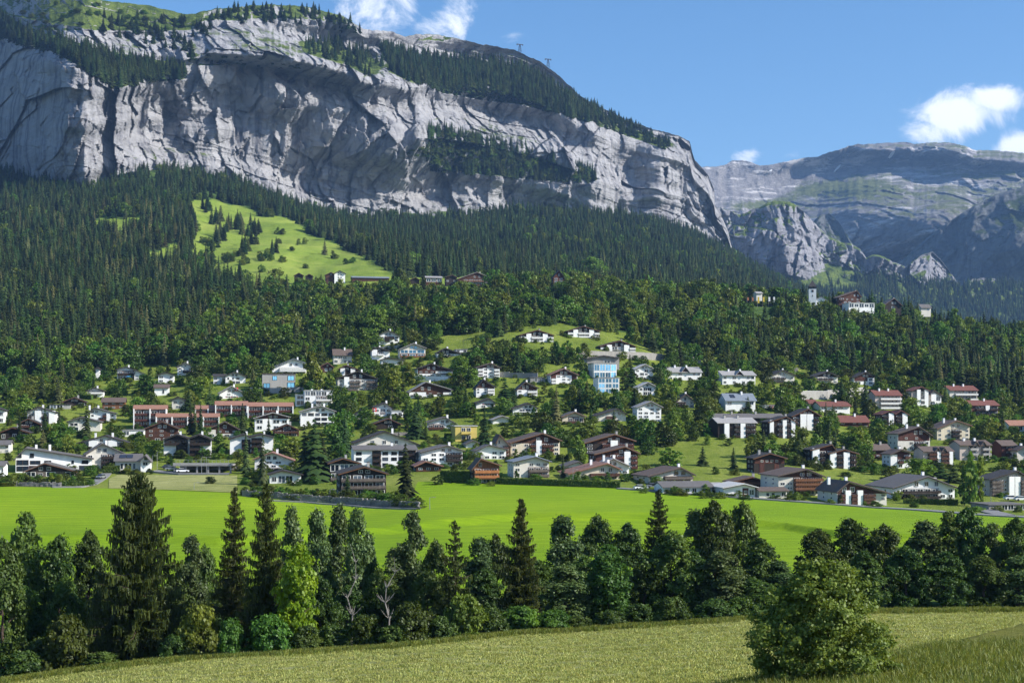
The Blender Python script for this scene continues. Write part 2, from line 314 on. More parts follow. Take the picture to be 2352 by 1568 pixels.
def gy(x, d):
    x = np.asarray(x, float); d = np.asarray(d, float)
    fx = np.clip((x-GX[0])/10, 0, len(GX)-1.001); fl = np.clip((np.log(np.maximum(d, 60))-GL[0])/(GL[1]-GL[0]), 0, len(GL)-1.001)
    i = fx.astype(int); j = fl.astype(int); u = fx-i; v = fl-j
    return (GT[i, j]*(1-u)*(1-v)+GT[i+1, j]*u*(1-v)+GT[i, j+1]*(1-u)*v+GT[i+1, j+1]*u*v)
def gz(X, Y):
    """height of the ground at world X, Y (Y >= 60)"""
    X = np.asarray(X, float); Y = np.asarray(Y, float); Yc = np.maximum(Y, 60)
    z = Yc*(YH-gy(CX+X/Yc*F_, Yc))/F_
    amp = np.interp(Yc, [60, 200, 440, 520, 800, 1100, 1500], [.12, .2, .12, .9, 1.8, 3, 7])
    ds = np.interp(CX+X/Yc*F_, [-900, 0, 500, 900, 1200, 1500, 1800, 1950, 3250], [300, 297, 300, 330, 350, 338, 322, 300, 300])+9*vnoise(X/45, X*0, 88)
    t = np.clip(Yc-ds, 0, None); z = z+1.5*np.clip(t/5, 0, 1)*np.exp(-np.clip(t-5, 0, None)/26)      # low bank across the field
    return z+amp*fbm(X/np.interp(Yc, [100, 500, 1500], [14, 30, 70]), Yc/np.interp(Yc, [100, 500, 1500], [14, 30, 70]), 3, 4)*1.3
def dist_at(x, y, lo=62, hi=2500):
    """nearest distance at which the ground in column x appears at row y"""
    d = np.exp(np.linspace(math.log(lo), math.log(hi), 900)); X = (x-CX)/F_*d
    r = YH-gz(X, d)/d*F_; k = np.nonzero(r <= y)[0]
    return float(d[k[0]]) if len(k) else float(d[np.argmin(r)])
def ground_pt(x, y, lo=62, hi=2500):
    d = dist_at(x, y, lo, hi); X = (x-CX)/F_*d; return float(X), d, float(gz(X, d))
def scr(X, Y, Z): return CX+X/Y*F_, YH-Z/Y*F_
XS = np.array([-900, 0, 200, 450, 700, 900, 1200, 1420, 1700, 1800, 2050, 2352, 3250.])
MEADOW_Y = [1590, 1568, 1540, 1512, 1500, 1488, 1455, 1442, 1424, 1412, 1405, 1403, 1403]       # upper edge of the mown meadow
XF = np.array([-900, 0, 230, 400, 540, 560, 640, 760, 900, 945, 956, 1100, 1280, 1440, 1560, 1700, 1900, 2100, 2352, 3250.])
FIELD_Y = [1112, 1117, 1121, 1125, 1132, 1139, 1146, 1155, 1166, 1168, 1106, 1104, 1112, 1121, 1130, 1140, 1153, 1166, 1186, 1200]  # upper edge of the green field
def curve(xs, ys, lo, hi):
    xx = np.arange(-900, 3251, 6.0); yy = np.interp(xx, xs, ys)
    return xx, np.array([dist_at(a, b, lo, hi) for a, b in zip(xx, yy)])
XX, D_MEADOW = curve(XS, MEADOW_Y, 62, 235)
_, D_FIELD = curve(XF, FIELD_Y, 300, 520)
D_MEADOW = gblur(D_MEADOW, 3, 0)+.8*fbm(XX/60, XX*0, 5, 4)
D_BELT = np.minimum(D_MEADOW+58, 255+0*XX)
D_VILL = np.full(len(XX), 860.)
def sheet(name, d0, d1, n, mat, label_kind='structure', attr=None):
    s = np.linspace(0, 1, n)[:, None]; D = d0[None, :]*(d1/d0)[None, :]**s; A = (XX-CX)/F_
    X = A[None, :]*D; Z = gz(X, D); V = np.stack([X, D, Z], -1).reshape(-1, 3)
    me = mesh_np(name, V, grid_faces(n, len(XX)), mat, True); return tag(link(name, me), kind=label_kind)
sheet('mown_meadow', np.full(len(XX), 60.), D_MEADOW, 190, M['hay'])
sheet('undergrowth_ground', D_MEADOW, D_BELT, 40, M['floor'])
sheet('green_field', D_BELT, D_FIELD, 120, M['field'])
sheet('village_hillside', D_FIELD, D_VILL, 190, M['lawn'])
# forest ground with the alp pasture as its own material where no trees stand
PAST = [[(452,462),(500,465),(560,485),(650,498),(700,535),(780,562),(860,600),(898,640),(760,648),(640,652),(520,648),(480,615),(425,595),(445,540)],
        [(195,510),(330,500),(345,532),(240,540)], [(340,580),(405,565),(405,600),(350,608)], [(335,380),(362,380),(362,425),(335,430)], [(560,640),(1150,634),(1150,662),(560,668)],
        [(1560,505),(1500,490),(1610,545),(1590,550)], [(1215,708),(1330,694),(1425,712),(1400,730),(1260,724)], [(1090,712),(1180,690),(1205,700),(1120,722)], [(1480,720),(1560,712),(1570,722),(1490,732)]]
def forest_ground():
    n = 230; s = np.linspace(0, 1, n)[:, None]; D = D_VILL[None, :]*(3100/D_VILL)[None, :]**s; X = ((XX-CX)/F_)[None, :]*D; Z = gz(X, D)
    px, py = scr(X, D, Z); m = np.zeros(px.shape, bool)
    jx = 26*fbm(px/40, py/40, 61, 4); jy = 16*fbm(px/40, py/40, 62, 4)
    for p in PAST: m |= inpoly(px+jx, py+jy, p)
    m &= D < 2100
    Fc = grid_faces(n, len(XX)); V = np.stack([X, D, Z], -1).reshape(-1, 3)
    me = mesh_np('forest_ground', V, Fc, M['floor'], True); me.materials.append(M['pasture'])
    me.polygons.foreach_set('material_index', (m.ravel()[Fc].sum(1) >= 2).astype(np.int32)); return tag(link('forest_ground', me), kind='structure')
forest_ground()
def near_ground():      # the slope the camera stands above, out to the sides and behind
    ys = np.concatenate([np.linspace(-6000, -300, 20), np.linspace(-250, 60.5, 60)]); xs = np.linspace(-1, 1, 121); V = []
    a0, a1 = (XX[0]-CX)/F_, (XX[-1]-CX)/F_
    for y in ys:
        w = 60+max(0, 60-y)*.6
        X = np.where(xs < 0, -xs*a0, xs*a1)*w; Z = gz(X*60/w, np.full_like(X, 60.))
        t = np.clip((60-y)/60, 0, 1); Z = Z*(1-t)+(-9.5)*t+np.clip((-y)/300, 0, 1)*3
        V.append(np.stack([X, np.full_like(X, y), Z], 1))
    me = mesh_np('grass_slope', np.concatenate(V), grid_faces(len(ys), 121), M['hay'], True); tag(link('grass_slope', me), kind='structure')
near_ground()
def rough_bank():       # knee high unmown grass in the near right corner, its edge catching the light
    ns, nt_ = 90, 60; V = []
    for i in range(nt_):
        t = i/(nt_-1)
        for k in range(ns):
            s = k/(ns-1); x = 1640+s*1200; yt = np.interp(x, [1640, 1760, 2090, 2352, 2840], [1600, 1572, 1510, 1442, 1330])+2*fbm(x/20, 0*x, 8, 2)
            d0 = dist_at(x, yt, 61, 180); d = max(d0, 62)*(1-t)+61*t; X = (x-CX)/F_*d; zg = float(gz(X, d))
            V.append((X, d, zg-.3 if i == 0 else zg+.55*min(1, (d0-d)/.5)+.12*fbm(X*1.3, d*1.3, 9, 3)))
    me = mesh_np('unmown_grass', V, grid_faces(nt_, ns), M['rough'], True); tag(link('unmown_grass', me), kind='stuff')
rough_bank()

# ------------------------------------------------------------------ mountains
def rockmat(name, base=(.405, .405, .42), dark=(.14, .143, .16), grass=True, gz0=.62, gcol=((.05, .085, .02), (.15, .20, .04)), streak=1.0, s=1.0, bump=1.0, pale=0):
    m, nt, N, L = nmat(name); o = N.new('ShaderNodeOutputMaterial'); b = N.new('ShaderNodeBsdfPrincipled'); L.new(b.outputs[0], o.inputs[0])
    b.inputs['Roughness'].default_value = .95; b.inputs['Specular IOR Level'].default_value = .1
    g = N.new('ShaderNodeNewGeometry'); p = g.outputs['Position']
    vs = mapping(N, L, p, (1, 1, .12)); hs_ = mapping(N, L, p, (.25, .25, 1.3), (.05, .12, 0))
    a = noise(N, L, .035*s, 6, .7, vs); c = noise(N, L, .03*s, 7, .72, hs_); e = noise(N, L, .012*s, 5, .6, p)
    r = ramp(N, [(.30, dark), (.42, tuple(.6*x+.4*y for x, y in zip(base, dark))), (.52, base), (.75, tuple(min(1, x*1.22) for x in base))]); 
    ad = N.new('ShaderNodeMath'); ad.operation = 'MULTIPLY_ADD'; ad.inputs[1].default_value = .5; L.new(a.outputs['Fac'], ad.inputs[0])
    a2 = N.new('ShaderNodeMath'); a2.operation = 'MULTIPLY_ADD'; a2.inputs[1].default_value = .3; L.new(c.outputs['Fac'], a2.inputs[0])
    a3 = N.new('ShaderNodeMath'); a3.operation = 'MULTIPLY'; a3.inputs[1].default_value = .2; L.new(e.outputs['Fac'], a3.inputs[0]); L.new(a3.outputs[0], a2.inputs[2]); L.new(a2.outputs[0], ad.inputs[2])
    L.new(ad.outputs[0], r.inputs[0]); col = r.outputs[0]
    # water streaks
    st = noise(N, L, .06*s, 4, .6, mapping(N, L, p, (1, 1, .03))); sr = ramp(N, [(.50, (1, 1, 1)), (.68, (.50, .50, .54))]); L.new(st.outputs['Fac'], sr.inputs[0])
    col = mixc(N, L, streak, col, sr.outputs[0], 'MULTIPLY')
    if pale:
        pn = noise(N, L, .0045, 7, .75, mapping(N, L, p, (1, .4, 5), (.1, .1, .3))); pr = ramp(N, [(.53, (0, 0, 0)), (.60, (1, 1, 1))]); L.new(pn.outputs['Fac'], pr.inputs[0]); col = mixc(N, L, pr.outputs[0], col, (.62, .60, .60))
    if grass:
        sx = N.new('ShaderNodeSeparateXYZ'); L.new(g.outputs['Normal'], sx.inputs[0])
        gn = noise(N, L, .02*s, 5, .7, p); q = N.new('ShaderNodeMath'); q.operation = 'MULTIPLY_ADD'; q.inputs[1].default_value = .55; L.new(gn.outputs['Fac'], q.inputs[0]); L.new(sx.outputs['Z'], q.inputs[2])
        at = N.new('ShaderNodeAttribute'); at.attribute_name = 'green'; q2 = N.new('ShaderNodeMath'); q2.operation = 'ADD'; L.new(q.outputs[0], q2.inputs[0]); L.new(at.outputs['Fac'], q2.inputs[1])
        mr = N.new('ShaderNodeMapRange'); mr.inputs['From Min'].default_value = gz0+.27; mr.inputs['From Max'].default_value = gz0+.36; L.new(q2.outputs[0], mr.inputs[0])
        gc = ramp(N, [(.35, gcol[0]), (.65, gcol[1])]); g2 = noise(N, L, .05*s, 4, .6, p); L.new(g2.outputs['Fac'], gc.inputs[0])
        col = mixc(N, L, mr.outputs[0], col, gc.outputs[0])
    L.new(col, b.inputs['Base Color'])
    b1 = noise(N, L, .06*s, 8, .72, mapping(N, L, p, (1, 1, .45))); bp = N.new('ShaderNodeBump'); bp.inputs['Strength'].default_value = bump; bp.inputs['Distance'].default_value = 9/s
    b2 = noise(N, L, .05*s, 7, .75, mapping(N, L, p, (.3, .3, 1.6), (.05, .12, 0)))
    bs = N.new('ShaderNodeMath'); bs.operation = 'ADD'; L.new(b1.outputs['Fac'], bs.inputs[0]); L.new(b2.outputs['Fac'], bs.inputs[1])
    L.new(bs.outputs[0], bp.inputs['Height']); L.new(bp.outputs[0], b.inputs['Normal']); M[name] = m
rockmat('rock'); rockmat('rock_mid', (.33, .33, .36), (.11, .11, .13), gz0=.55, s=.8)
rockmat('rock_ridge', (.15, .16, .165), (.05, .055, .06), gz0=.6, s=.6, gcol=((.03, .05, .02), (.07, .09, .03)))
rockmat('rock_far', (.27, .26, .265), (.09, .09, .10), gz0=.86, gcol=((.10, .12, .05), (.17, .19, .07)), s=.4, streak=.6, pale=1)
def ipl(pts, x): p = np.array(pts, float); return np.interp(x, p[:, 0], p[:, 1])
def massif(name, x0, x1, nx, nr, sky, foot, d0, kap, blobs, leak, rough, mat, green=None, back=900, ledges=(), skyjit=2.0, rel=1.0, seed=0, blobk=1.0):
    """cliff country: rows climb from the foot to the skyline; each step up goes back by kappa times its rise, slope blobs turn faces to or from the sun"""
    x = np.linspace(x0, x1, nx); yt = ipl(sky, x)+skyjit*fbm(x/16, x*0, seed+1, 4)+skyjit*.6*fbm(x/5, x*0, seed+2, 2); yb = ipl(foot, x)
    if name == 'cliff_mountain': yb = np.maximum(yb, gy(x, ipl(d0, x))+14)
    s = np.linspace(0, 1, nr)[:, None]; Y = yb[None, :]+(yt-yb)[None, :]*s; X = np.repeat(x[None, :], nr, 0)
    K = kap(X, Y, s); K = gblur(gblur(K, 4, 1), 1.2, 0)
    base = ipl(d0, x); D = np.empty_like(Y); D[0] = base
    for i in range(1, nr): D[i] = D[i-1]+K[i]*(Y[i-1]-Y[i])/F_*D[i-1]
    D = gblur(D, 3, 1)
    SL = np.zeros_like(Y)
    WX = X+16*fbm(X/55, Y/55, seed+31, 4)+7*ridge(X/18, Y/26, seed+33, 2); WY = Y+18*fbm(X/50, Y/40, seed+32, 4)
    for bx, by, rx, ry, v in blobs:
        q = ((WX-bx)/rx)**2+((WY-by)/ry)**2; SL += blobk*v*np.exp(-(q**1.8))
    step = (x[1]-x[0])/F_*base.mean(); k = math.exp(-(x[1]-x[0])/leak); R = np.zeros_like(Y); acc = np.zeros(nr)
    for j in range(nx): acc = acc*k+SL[:, j]*step; R[:, j] = acc
    R = gblur(R, .8, 1); D = D+R*rel
    # rock relief in metres; coordinates across the face (u) and up (z)
    u = X/F_*base.mean()+.35*R; z = (YH-Y)/F_*D; wu = 20*fbm(u/110, z/110, seed+5, 4); wz = 12*fbm(u/100, z/100, seed+6, 4)
    def facets(cw, ch, sd, tilt, off):       # fractured rock: every block a tilted plane of its own
        a = (u+wu*.6)/cw; c = (z+wz*.6+.10*u)/ch; ia = np.floor(a); ic = np.floor(c); bd = np.full(a.shape, 9e9); val = np.zeros(a.shape)
        for da in (-1, 0, 1):
            for dc in (-1, 0, 1):
                ja, jc = ia+da, ic+dc; pa = ja+_h(ja, jc, sd); pc = jc+_h(ja, jc, sd+1); q = (a-pa)**2+(c-pc)**2
                v = (a-pa)*cw*tilt*(_h(ja, jc, sd+2)*2-1)+(c-pc)*ch*tilt*.45*(_h(ja, jc, sd+3)*2-1)+off*(_h(ja, jc, sd+4)*2-1)
                m = q < bd; bd = np.where(m, q, bd); val = np.where(m, v, val)
        return val
    n1 = ridge((u+wu)/170, (z+wz)/600, seed+11, 3, .5)*20+ridge((u+wu)/45, (z+wz)/240, seed+12, 4, .55)*11
    n1 = n1+facets(95, 170, seed+50, .42, 7)+facets(38, 62, seed+60, .62, 4.5)+facets(14, 22, seed+70, .75, 2.0)
    tl = (z+.16*u+wz*.5)/30; n2 = ((tl-np.floor(tl))**3)*5*np.clip(fbm(u/150, z/80, seed+22, 3)*2.4, 0, 1)
    soft = np.clip(1.25-K/1.6, .25, 1); edge = np.clip(s/.04, 0, 1)*np.clip((1-s)/.03, .15, 1)
    D = D+rough*soft*edge*(-n1+n2)
    Z = (YH-Y)/F_*D; V = [np.stack([(X-CX)/F_*D, D, Z], -1)]
    G = (green(X, Y) if green else 0*X)
    top = V[0][-1]
    for q in range(1, 7):                         # the far side, falling away from the crest
        t = q/6; a = top.copy(); a[:, 1] += back*t; a[:, 0] *= 1+.0*t; a[:, 2] -= 30*t+260*t*t; V.append(a[None])
    G = np.concatenate([G]+[G[-1:]]*6); V = np.concatenate(V)
    me = mesh_np(name, V.reshape(-1, 3), grid_faces(V.shape[0], nx), M[mat], True, {'green': G.ravel()}); o = tag(link(name, me), kind='structure')
    return dict(x=x, Y=Y, D=D, yt=yt, yb=yb, s=s)
SKY1 = [(-900,-260),(-500,-160),(0,-50),(150,-18),(225,0),(280,6),(340,13),(400,26),(430,34),(460,28),(500,19),(560,15),(620,11),(700,15),(740,26),(790,37),(830,64),(850,70),(900,73),(930,85),(955,80),(985,78),(1050,88),(1100,101),(1180,114),(1240,141),(1280,170),(1300,190),(1340,226),(1380,247),(1440,276),(1500,296),(1560,313),(1584,326),(1590,350),(1596,368),(1625,400),(1640,436),(1642,470),(1660,500),(1672,530),(1680,562),(1690,590)]
FOOT1 = [(-900,330),(-400,400),(0,420),(180,410),(340,375),(430,380),(520,400),(600,440),(660,490),(720,530),(780,548),(850,545),(930,560),(1000,535),(1100,525),(1200,540),(1340,555),(1430,580),(1500,560),(1560,575),(1640,600),(1690,610)]
LEDGE = [[(-600,-60),(0,20),(60,60),(150,90),(220,112),(300,128),(420,148),(432,182),(380,182),(300,195),(262,205),(180,150),(130,120),(0,85),(-600,60)],
         [(870,105),(960,130),(1040,140),(1120,145),(1200,158),(1280,205),(1340,243),(1400,268),(1345,280),(1270,262),(1200,240),(1110,230),(1020,214),(960,197),(895,166)],
         [(1330,238),(1420,272),(1545,330),(1525,343),(1440,312),(1370,288)],
         [(975,322),(1020,318),(1100,335),(1180,350),(1260,372),(1320,393),(1375,410),(1350,420),(1260,415),(1160,405),(1060,395),(990,372)],
         [(690,95),(760,98),(830,122),(882,150),(850,178),(800,152),(700,122)], [(430,120),(560,130),(690,150),(690,165),(560,150),(430,150)]]
def kap1(X, Y, s):
    K = np.full(X.shape, .30)
    for p in LEDGE: K[inpoly(X, Y, p)] = 1.35
    top = ipl(SKY1, X); K = np.where((X < 470) & (Y < np.interp(X, [-600, 0, 230, 420, 470], [-20, 30, 75, 75, 40])), 1.7, K)
    K = np.where((Y-top < np.interp(X, [430, 600, 800, 930, 1000, 1250, 1500], [14, 40, 14, 26, 24, 12, 6])) & (X > 430), 1.5, K)
    return K
B1 = [(60,250,120,170,-1.5),(120,150,60,60,-.6),(150,335,60,50,.5),(290,275,92,95,1.0),(392,290,16,85,-1.5),(455,290,50,60,-.25),(500,235,50,40,.5),(570,330,70,60,.3),(610,210,110,46,-.75),(700,300,60,40,-.35),(850,320,85,60,-.55),
      (680,390,120,40,.6),(760,450,120,50,.4),(880,470,90,50,.35),(985,430,90,85,.6),(1060,255,85,50,1.0),(920,225,35,60,.5),(950,290,16,70,-.7),(1240,300,60,40,-.5),
      (1395,335,34,85,1.1),(1330,330,20,50,.2),(1160,470,90,40,.6),(1262,480,14,60,-1.9),(1310,470,30,55,.6),(1345,480,12,55,-1.2),(1400,460,30,85,1.0),(1430,500,8,45,-2.0),(1450,420,14,70,.6),(1486,410,34,95,-1.9),(1560,430,42,125,1.1),(1640,510,36,65,.8),
      (470,110,150,30,-.8),(640,75,60,22,.4),(620,130,120,24,-1.1),(760,80,50,28,.8),(870,95,80,26,.7),(1040,120,120,18,.6),(1250,160,60,26,1.0),(1500,305,60,14,.3),(60,110,90,40,-.6),(1060,440,10,70,-1.2),(745,440,8,60,-1.8)]
def green1(X, Y):
    top = ipl(SKY1, X); g = np.zeros(X.shape)
    for p in LEDGE: g[inpoly(X, Y, p)] = .30
    g += .7*np.exp(-(((X-985)/80)**2+((Y-92)/10)**2))+.35*((X > 930) & (X < 1250) & (Y-top < 14))
    g += .36*(X < 460)*(Y < 70)+.25*np.exp(-(((X-935)/28)**2+((Y-348)/14)**2))+.26*((Y-top < 30) & (X > 440) & (X < 830))
    return gblur(g, 1.5, 1)-.24
MA = massif('cliff_mountain', -600, 1692, 1060, 560, SKY1, FOOT1, [(-900,2750),(-200,2560),(0,2440),(120,2275),(195,2190),(400,2330),(900,2520),(1300,2700),(1692,2950)], kap1, B1, 260, 1.0, 'rock', green1, seed=100, blobk=1.0)
SKY2 = [(1560,470),(1660,478),(1680,486),(1700,492),(1725,484),(1750,474),(1775,462),(1800,462),(1822,466),(1845,484),(1868,510),(1885,524),(1905,544),(1930,555),(1955,560),(1975,572),(1990,592),(2010,584),(2030,590),(2055,602),(2080,612),(2105,594),(2120,583),(2142,580),(2165,602),(2190,636),(2210,664),(2235,640),(2280,640),(2352,660),(2600,690)]
FOOT2 = [(1560,700),(1700,700),(1850,700),(2000,720),(2352,790),(2600,800)]
def kap2(X, Y, s): return np.where(Y > np.interp(X, [1560, 1700, 1780, 1850, 1900, 2000, 2100, 2170, 2210, 2600], [600, 600, 628, 640, 600, 630, 650, 655, 650, 640]), 1.6, .35)
B2 = [(1765,560,80,80,-.8),(1850,520,34,50,1.3),(1880,590,24,50,1.2),(1930,590,30,30,-.5),(1960,600,20,25,1.0),(2020,620,20,25,-.3),(2050,620,25,22,.9),(2110,620,28,36,-.8),(2160,630,26,36,1.4),(1830,600,20,50,.8),(1690,540,30,60,-.5)]
def green2(X, Y): return .42*np.exp(-(((X-1900)/60)**2+((Y-635)/34)**2))+.3*np.exp(-(((X-1840)/60)**2+((Y-470)/8)**2))+.25*(Y > 640)-.05
MB2 = massif('buttress_mountain', 1560, 2600, 500, 200, SKY2, FOOT2, [(1560,3700),(1850,3800),(2100,3900),(2600,4100)], kap2, B2, 110, 1.3, 'rock_mid', green2, seed=300, back=700, skyjit=2.5)
SKY4 = [(1800,610),(1860,520),(1885,492),(1905,490),(1930,515),(1960,560),(2000,600),(2060,604),(2110,570),(2160,525),(2210,490),(2260,460),(2300,442),(2352,428),(2500,380),(2900,320),(3400,300)]
massif('dark_ridge', 1800, 3400, 420, 150, SKY4, [(1800,720),(3400,780)], [(1800,5000),(2300,4700),(3400,4300)], lambda X, Y, s: np.full(X.shape, .9), [(2200,560,130,90,-1.0),(2360,560,90,100,-1.2),(1890,520,24,30,.8),(2280,640,30,40,.7),(2600,600,200,150,-.4)], 150, 1.5, 'rock_ridge', lambda X, Y: -.15+.25*fbm(X/60, Y/40, 9, 3), seed=400, back=900, skyjit=2.5)
SKY3 = [(1400,420),(1560,396),(1600,387),(1625,383),(1645,384),(1665,379),(1682,369),(1700,368),(1722,372),(1745,380),(1765,379),(1800,372),(1840,364),(1880,359),(1900,351),(1925,345),(1950,335),(1975,331),(2040,328),(2085,327),(2100,331),(2140,328),(2180,327),(2215,336),(2240,345),(2290,346),(2352,351),(2600,340),(2900,360),(3400,420)]
SPLIT3 = [(1400,520),(1600,500),(1700,478),(1790,470),(1860,450),(1960,425),(2020,418),(2110,430),(2180,418),(2260,405),(2352,398),(2600,390),(3400,420)]
def kap3(X, Y, s):
    sp = ipl(SPLIT3, X)+6*fbm(X/40, X*0, 77, 3); K = np.where(Y < sp, 2.1, .42); top = ipl(SKY3, X)
    return np.where((X > 1900) & (X < 2240) & (Y-top < 22), .35, K)
B3 = [(1720,440,130,60,.5),(1880,400,80,40,.3),(2000,540,170,110,-1.6),(2000,352,50,20,-.6),(2140,350,60,22,-.7),(2200,520,130,100,-1.2),(2120,440,50,24,.9),(2050,430,40,18,.3),(2300,440,60,40,-.5),(1820,560,80,70,-.7),(2700,500,300,120,-.6)]
def green3(X, Y): return .34*np.exp(-(((X-1930)/90)**2+((Y-435)/16)**2))+.36*np.exp(-(((X-2340)/110)**2+((Y-385)/14)**2))+.15*np.exp(-(((X-1750)/60)**2+((Y-470)/14)**2))+.06*(Y > 600)-.05
M3 = massif('far_range', 1400, 3400, 640, 280, SKY3, [(1400,760),(3400,800)], [(1400,6200),(2000,6400),(2352,6300),(3400,5600)], kap3, B3, 260, 1.6, 'rock_far', green3, blobk=2.2, seed=500, back=1600, skyjit=1.6)
def snow(cx, cy, pts, lab):
    x = M3['x']; V = []; 
    for dx, dy in pts:
        j = int(np.clip(np.searchsorted(x, cx+dx), 0, len(x)-1)); i = int(np.argmin(np.abs(M3['Y'][:, j]-(cy+dy)))); d = M3['D'][i, j]-22; V.append(P(cx+dx, cy+dy, d))
    m = MB(); c = np.mean(V, 0); n = len(V); m.add([c]+V+[v+np.array((0, 30, -8)) for v in V], [(0, 1+i, 1+(i+1) % n) for i in range(n)]+[(1+i, 1+n+i, 1+n+(i+1) % n, 1+(i+1) % n) for i in range(n)])
    tag(m.build('snow_patch', None, M['snow']), lab, 'snow patch', 'snow patches on the far range')
mp('snow', (.85, .87, .9), .7, .04)
snow(2048, 353, [(-5,3),(-1,-3),(5,-6),(8,-5),(4,1),(-1,5)], 'small bright snow patch high under the flat summit of the far range')
snow(1924, 386-0, [(-8,6),(-3,0),(4,-7),(8,-8),(5,-2),(-2,4),(-6,8)], 'narrow slanting snow patch on the left shoulder of the far summit')
snow(1770, 372+20, [(-4,2),(0,-2),(4,-3),(3,1)], 'tiny snow fleck on the pale left plateau of the far range')
# ------------------------------------------------------------------ trees
def quads(C, U, V_):      # centres, half-vectors -> quad soup
    v = np.stack([C-U-V_, C+U-V_, C+U+V_, C-U+V_], 1).reshape(-1, 3); n = len(C)
    return v, np.arange(n*4).reshape(n, 4)
def unit(v): return v/np.maximum(np.linalg.norm(v, axis=-1, keepdims=True), 1e-9)
def spruce_low(seed, H=22., R=4.2, whorls=15, nb=11, mat='needles'):
    r = np.random.default_rng(seed); V = []; F = []
    for k in range(whorls):
        t = (k+.3)/whorls; z = H*(.06+.92*t); L = R*((1-t)**.85)*(.82+.3*r.random())+.25
        for j in range(nb):
            a = 2*pi*(j+r.random()*.8)/nb+k*1.1; l = L*(.65+.55*r.random()); zz = z+r.normal()*.25; dr = l*(.32+.25*(1-t)); w = max(.35, l*.30)
            ca, sa = cos(a), sin(a); b = len(V)
            V += [(0, 0, zz+.5), (ca*l*.55-sa*w, sa*l*.55+ca*w, zz-dr*.45-.25), (ca*l, sa*l, zz-dr), (ca*l*.55+sa*w, sa*l*.55-ca*w, zz-dr*.45-.25), (ca*l*.6, sa*l*.6, zz-dr*.3+.15)]
            F += [(b, b+1, b+4), (b+1, b+2, b+4), (b+2, b+3, b+4), (b+3, b, b+4)]
    b = len(V); V += [(-.3, -.2, -1), (.3, -.2, -1), (0, .35, -1), (0, 0, H)]; F += [(b, b+1, b+3), (b+1, b+2, b+3), (b+2, b, b+3)]
    return mesh_np('spruce', V, F, M[mat])
def leafy(seed, H, R, nclump, nleaf, leaf, mat, prof=None, z0=.12, flat=.6, spread=.2, lobes=9, name='crown'):
    """crown: a few big limbs' lobes break the outline, small clumps fill them, leaves are loose round each clump"""
    r = np.random.default_rng(seed); prof = prof or ELL
    lt = (np.arange(lobes)+r.random(lobes))/lobes; la = r.permutation(lobes)*2*pi/lobes*1.9+r.random(lobes); lr = R*prof(lt)*r.uniform(.45, .8, lobes)
    LC = np.stack([np.cos(la)*lr, np.sin(la)*lr, H*(z0+(1-z0)*(.06+.86*lt))], 1); LR = R*r.uniform(.34, .52, lobes)*(.75+.5*prof(lt))
    k = r.random(nclump) < .62; li = r.integers(lobes, size=nclump); dv = unit(r.normal(size=(nclump, 3))); C = LC[li]+dv*(LR[li]*(.55+.5*r.random(nclump)))[:, None]*np.array((1, 1, .9))
    t = r.random(nclump); a = r.random(nclump)*2*pi; rad = R*prof(t)*(.55+.42*r.random(nclump)); C2 = np.stack([np.cos(a)*rad, np.sin(a)*rad, H*(z0+(1-z0)*t)], 1)
    C = np.where(k[:, None], C, C2); C[:, 2] = np.clip(C[:, 2], .15, H*.985); cr = R*spread*(.55+.9*r.random(nclump))
    n = nclump*nleaf; ci = np.repeat(np.arange(nclump), nleaf); dv = unit(r.normal(size=(n, 3))); dv[:, 2] = np.where(dv[:, 2] < -.4, -dv[:, 2]*.5, dv[:, 2])
    p = C[ci]+dv*cr[ci][:, None]*(.25+1.0*r.random(n)**.75)[:, None]
    ax = p-np.array((0, 0, H*.45)); nrm = unit(unit(ax)*.5+dv*.7+r.normal(size=(n, 3))*.75+np.array((0, 0, .3))); u = unit(np.cross(nrm, r.normal(size=(n, 3)))); v = np.cross(nrm, u)
    s = leaf*(.55+.9*r.random(n))[:, None]; vv, ff = quads(p, u*s, v*s*flat*1.3)
    return mesh_np(name, vv, ff, M[mat])
def trunk_mesh(seed, H, r0, mat, limbs=6, top=.8, R=3.):
    r = random.Random(seed); m = MB(); k = 6; pts = [(r.uniform(-.12, .12)*i*.5, r.uniform(-.12, .12)*i*.5, -.6+(H*top+.6)*i/k) for i in range(k+1)]
    m.tube(pts, [r0*(1.25-1.1*i/k) for i in range(k+1)], 7)
    for j in range(limbs):
        t = .25+.6*j/max(1, limbs); i = int(t*k); b = Vector(pts[i]); a = r.random()*6.28; L = R*r.uniform(.5, .95)
        m.tube([b, b+Vector((cos(a)*L*.5, sin(a)*L*.5, L*.45)), b+Vector((cos(a)*L, sin(a)*L, L*.7))], [r0*.45, r0*.28, r0*.06], 5)
    return m.mesh('trunk', M[mat])
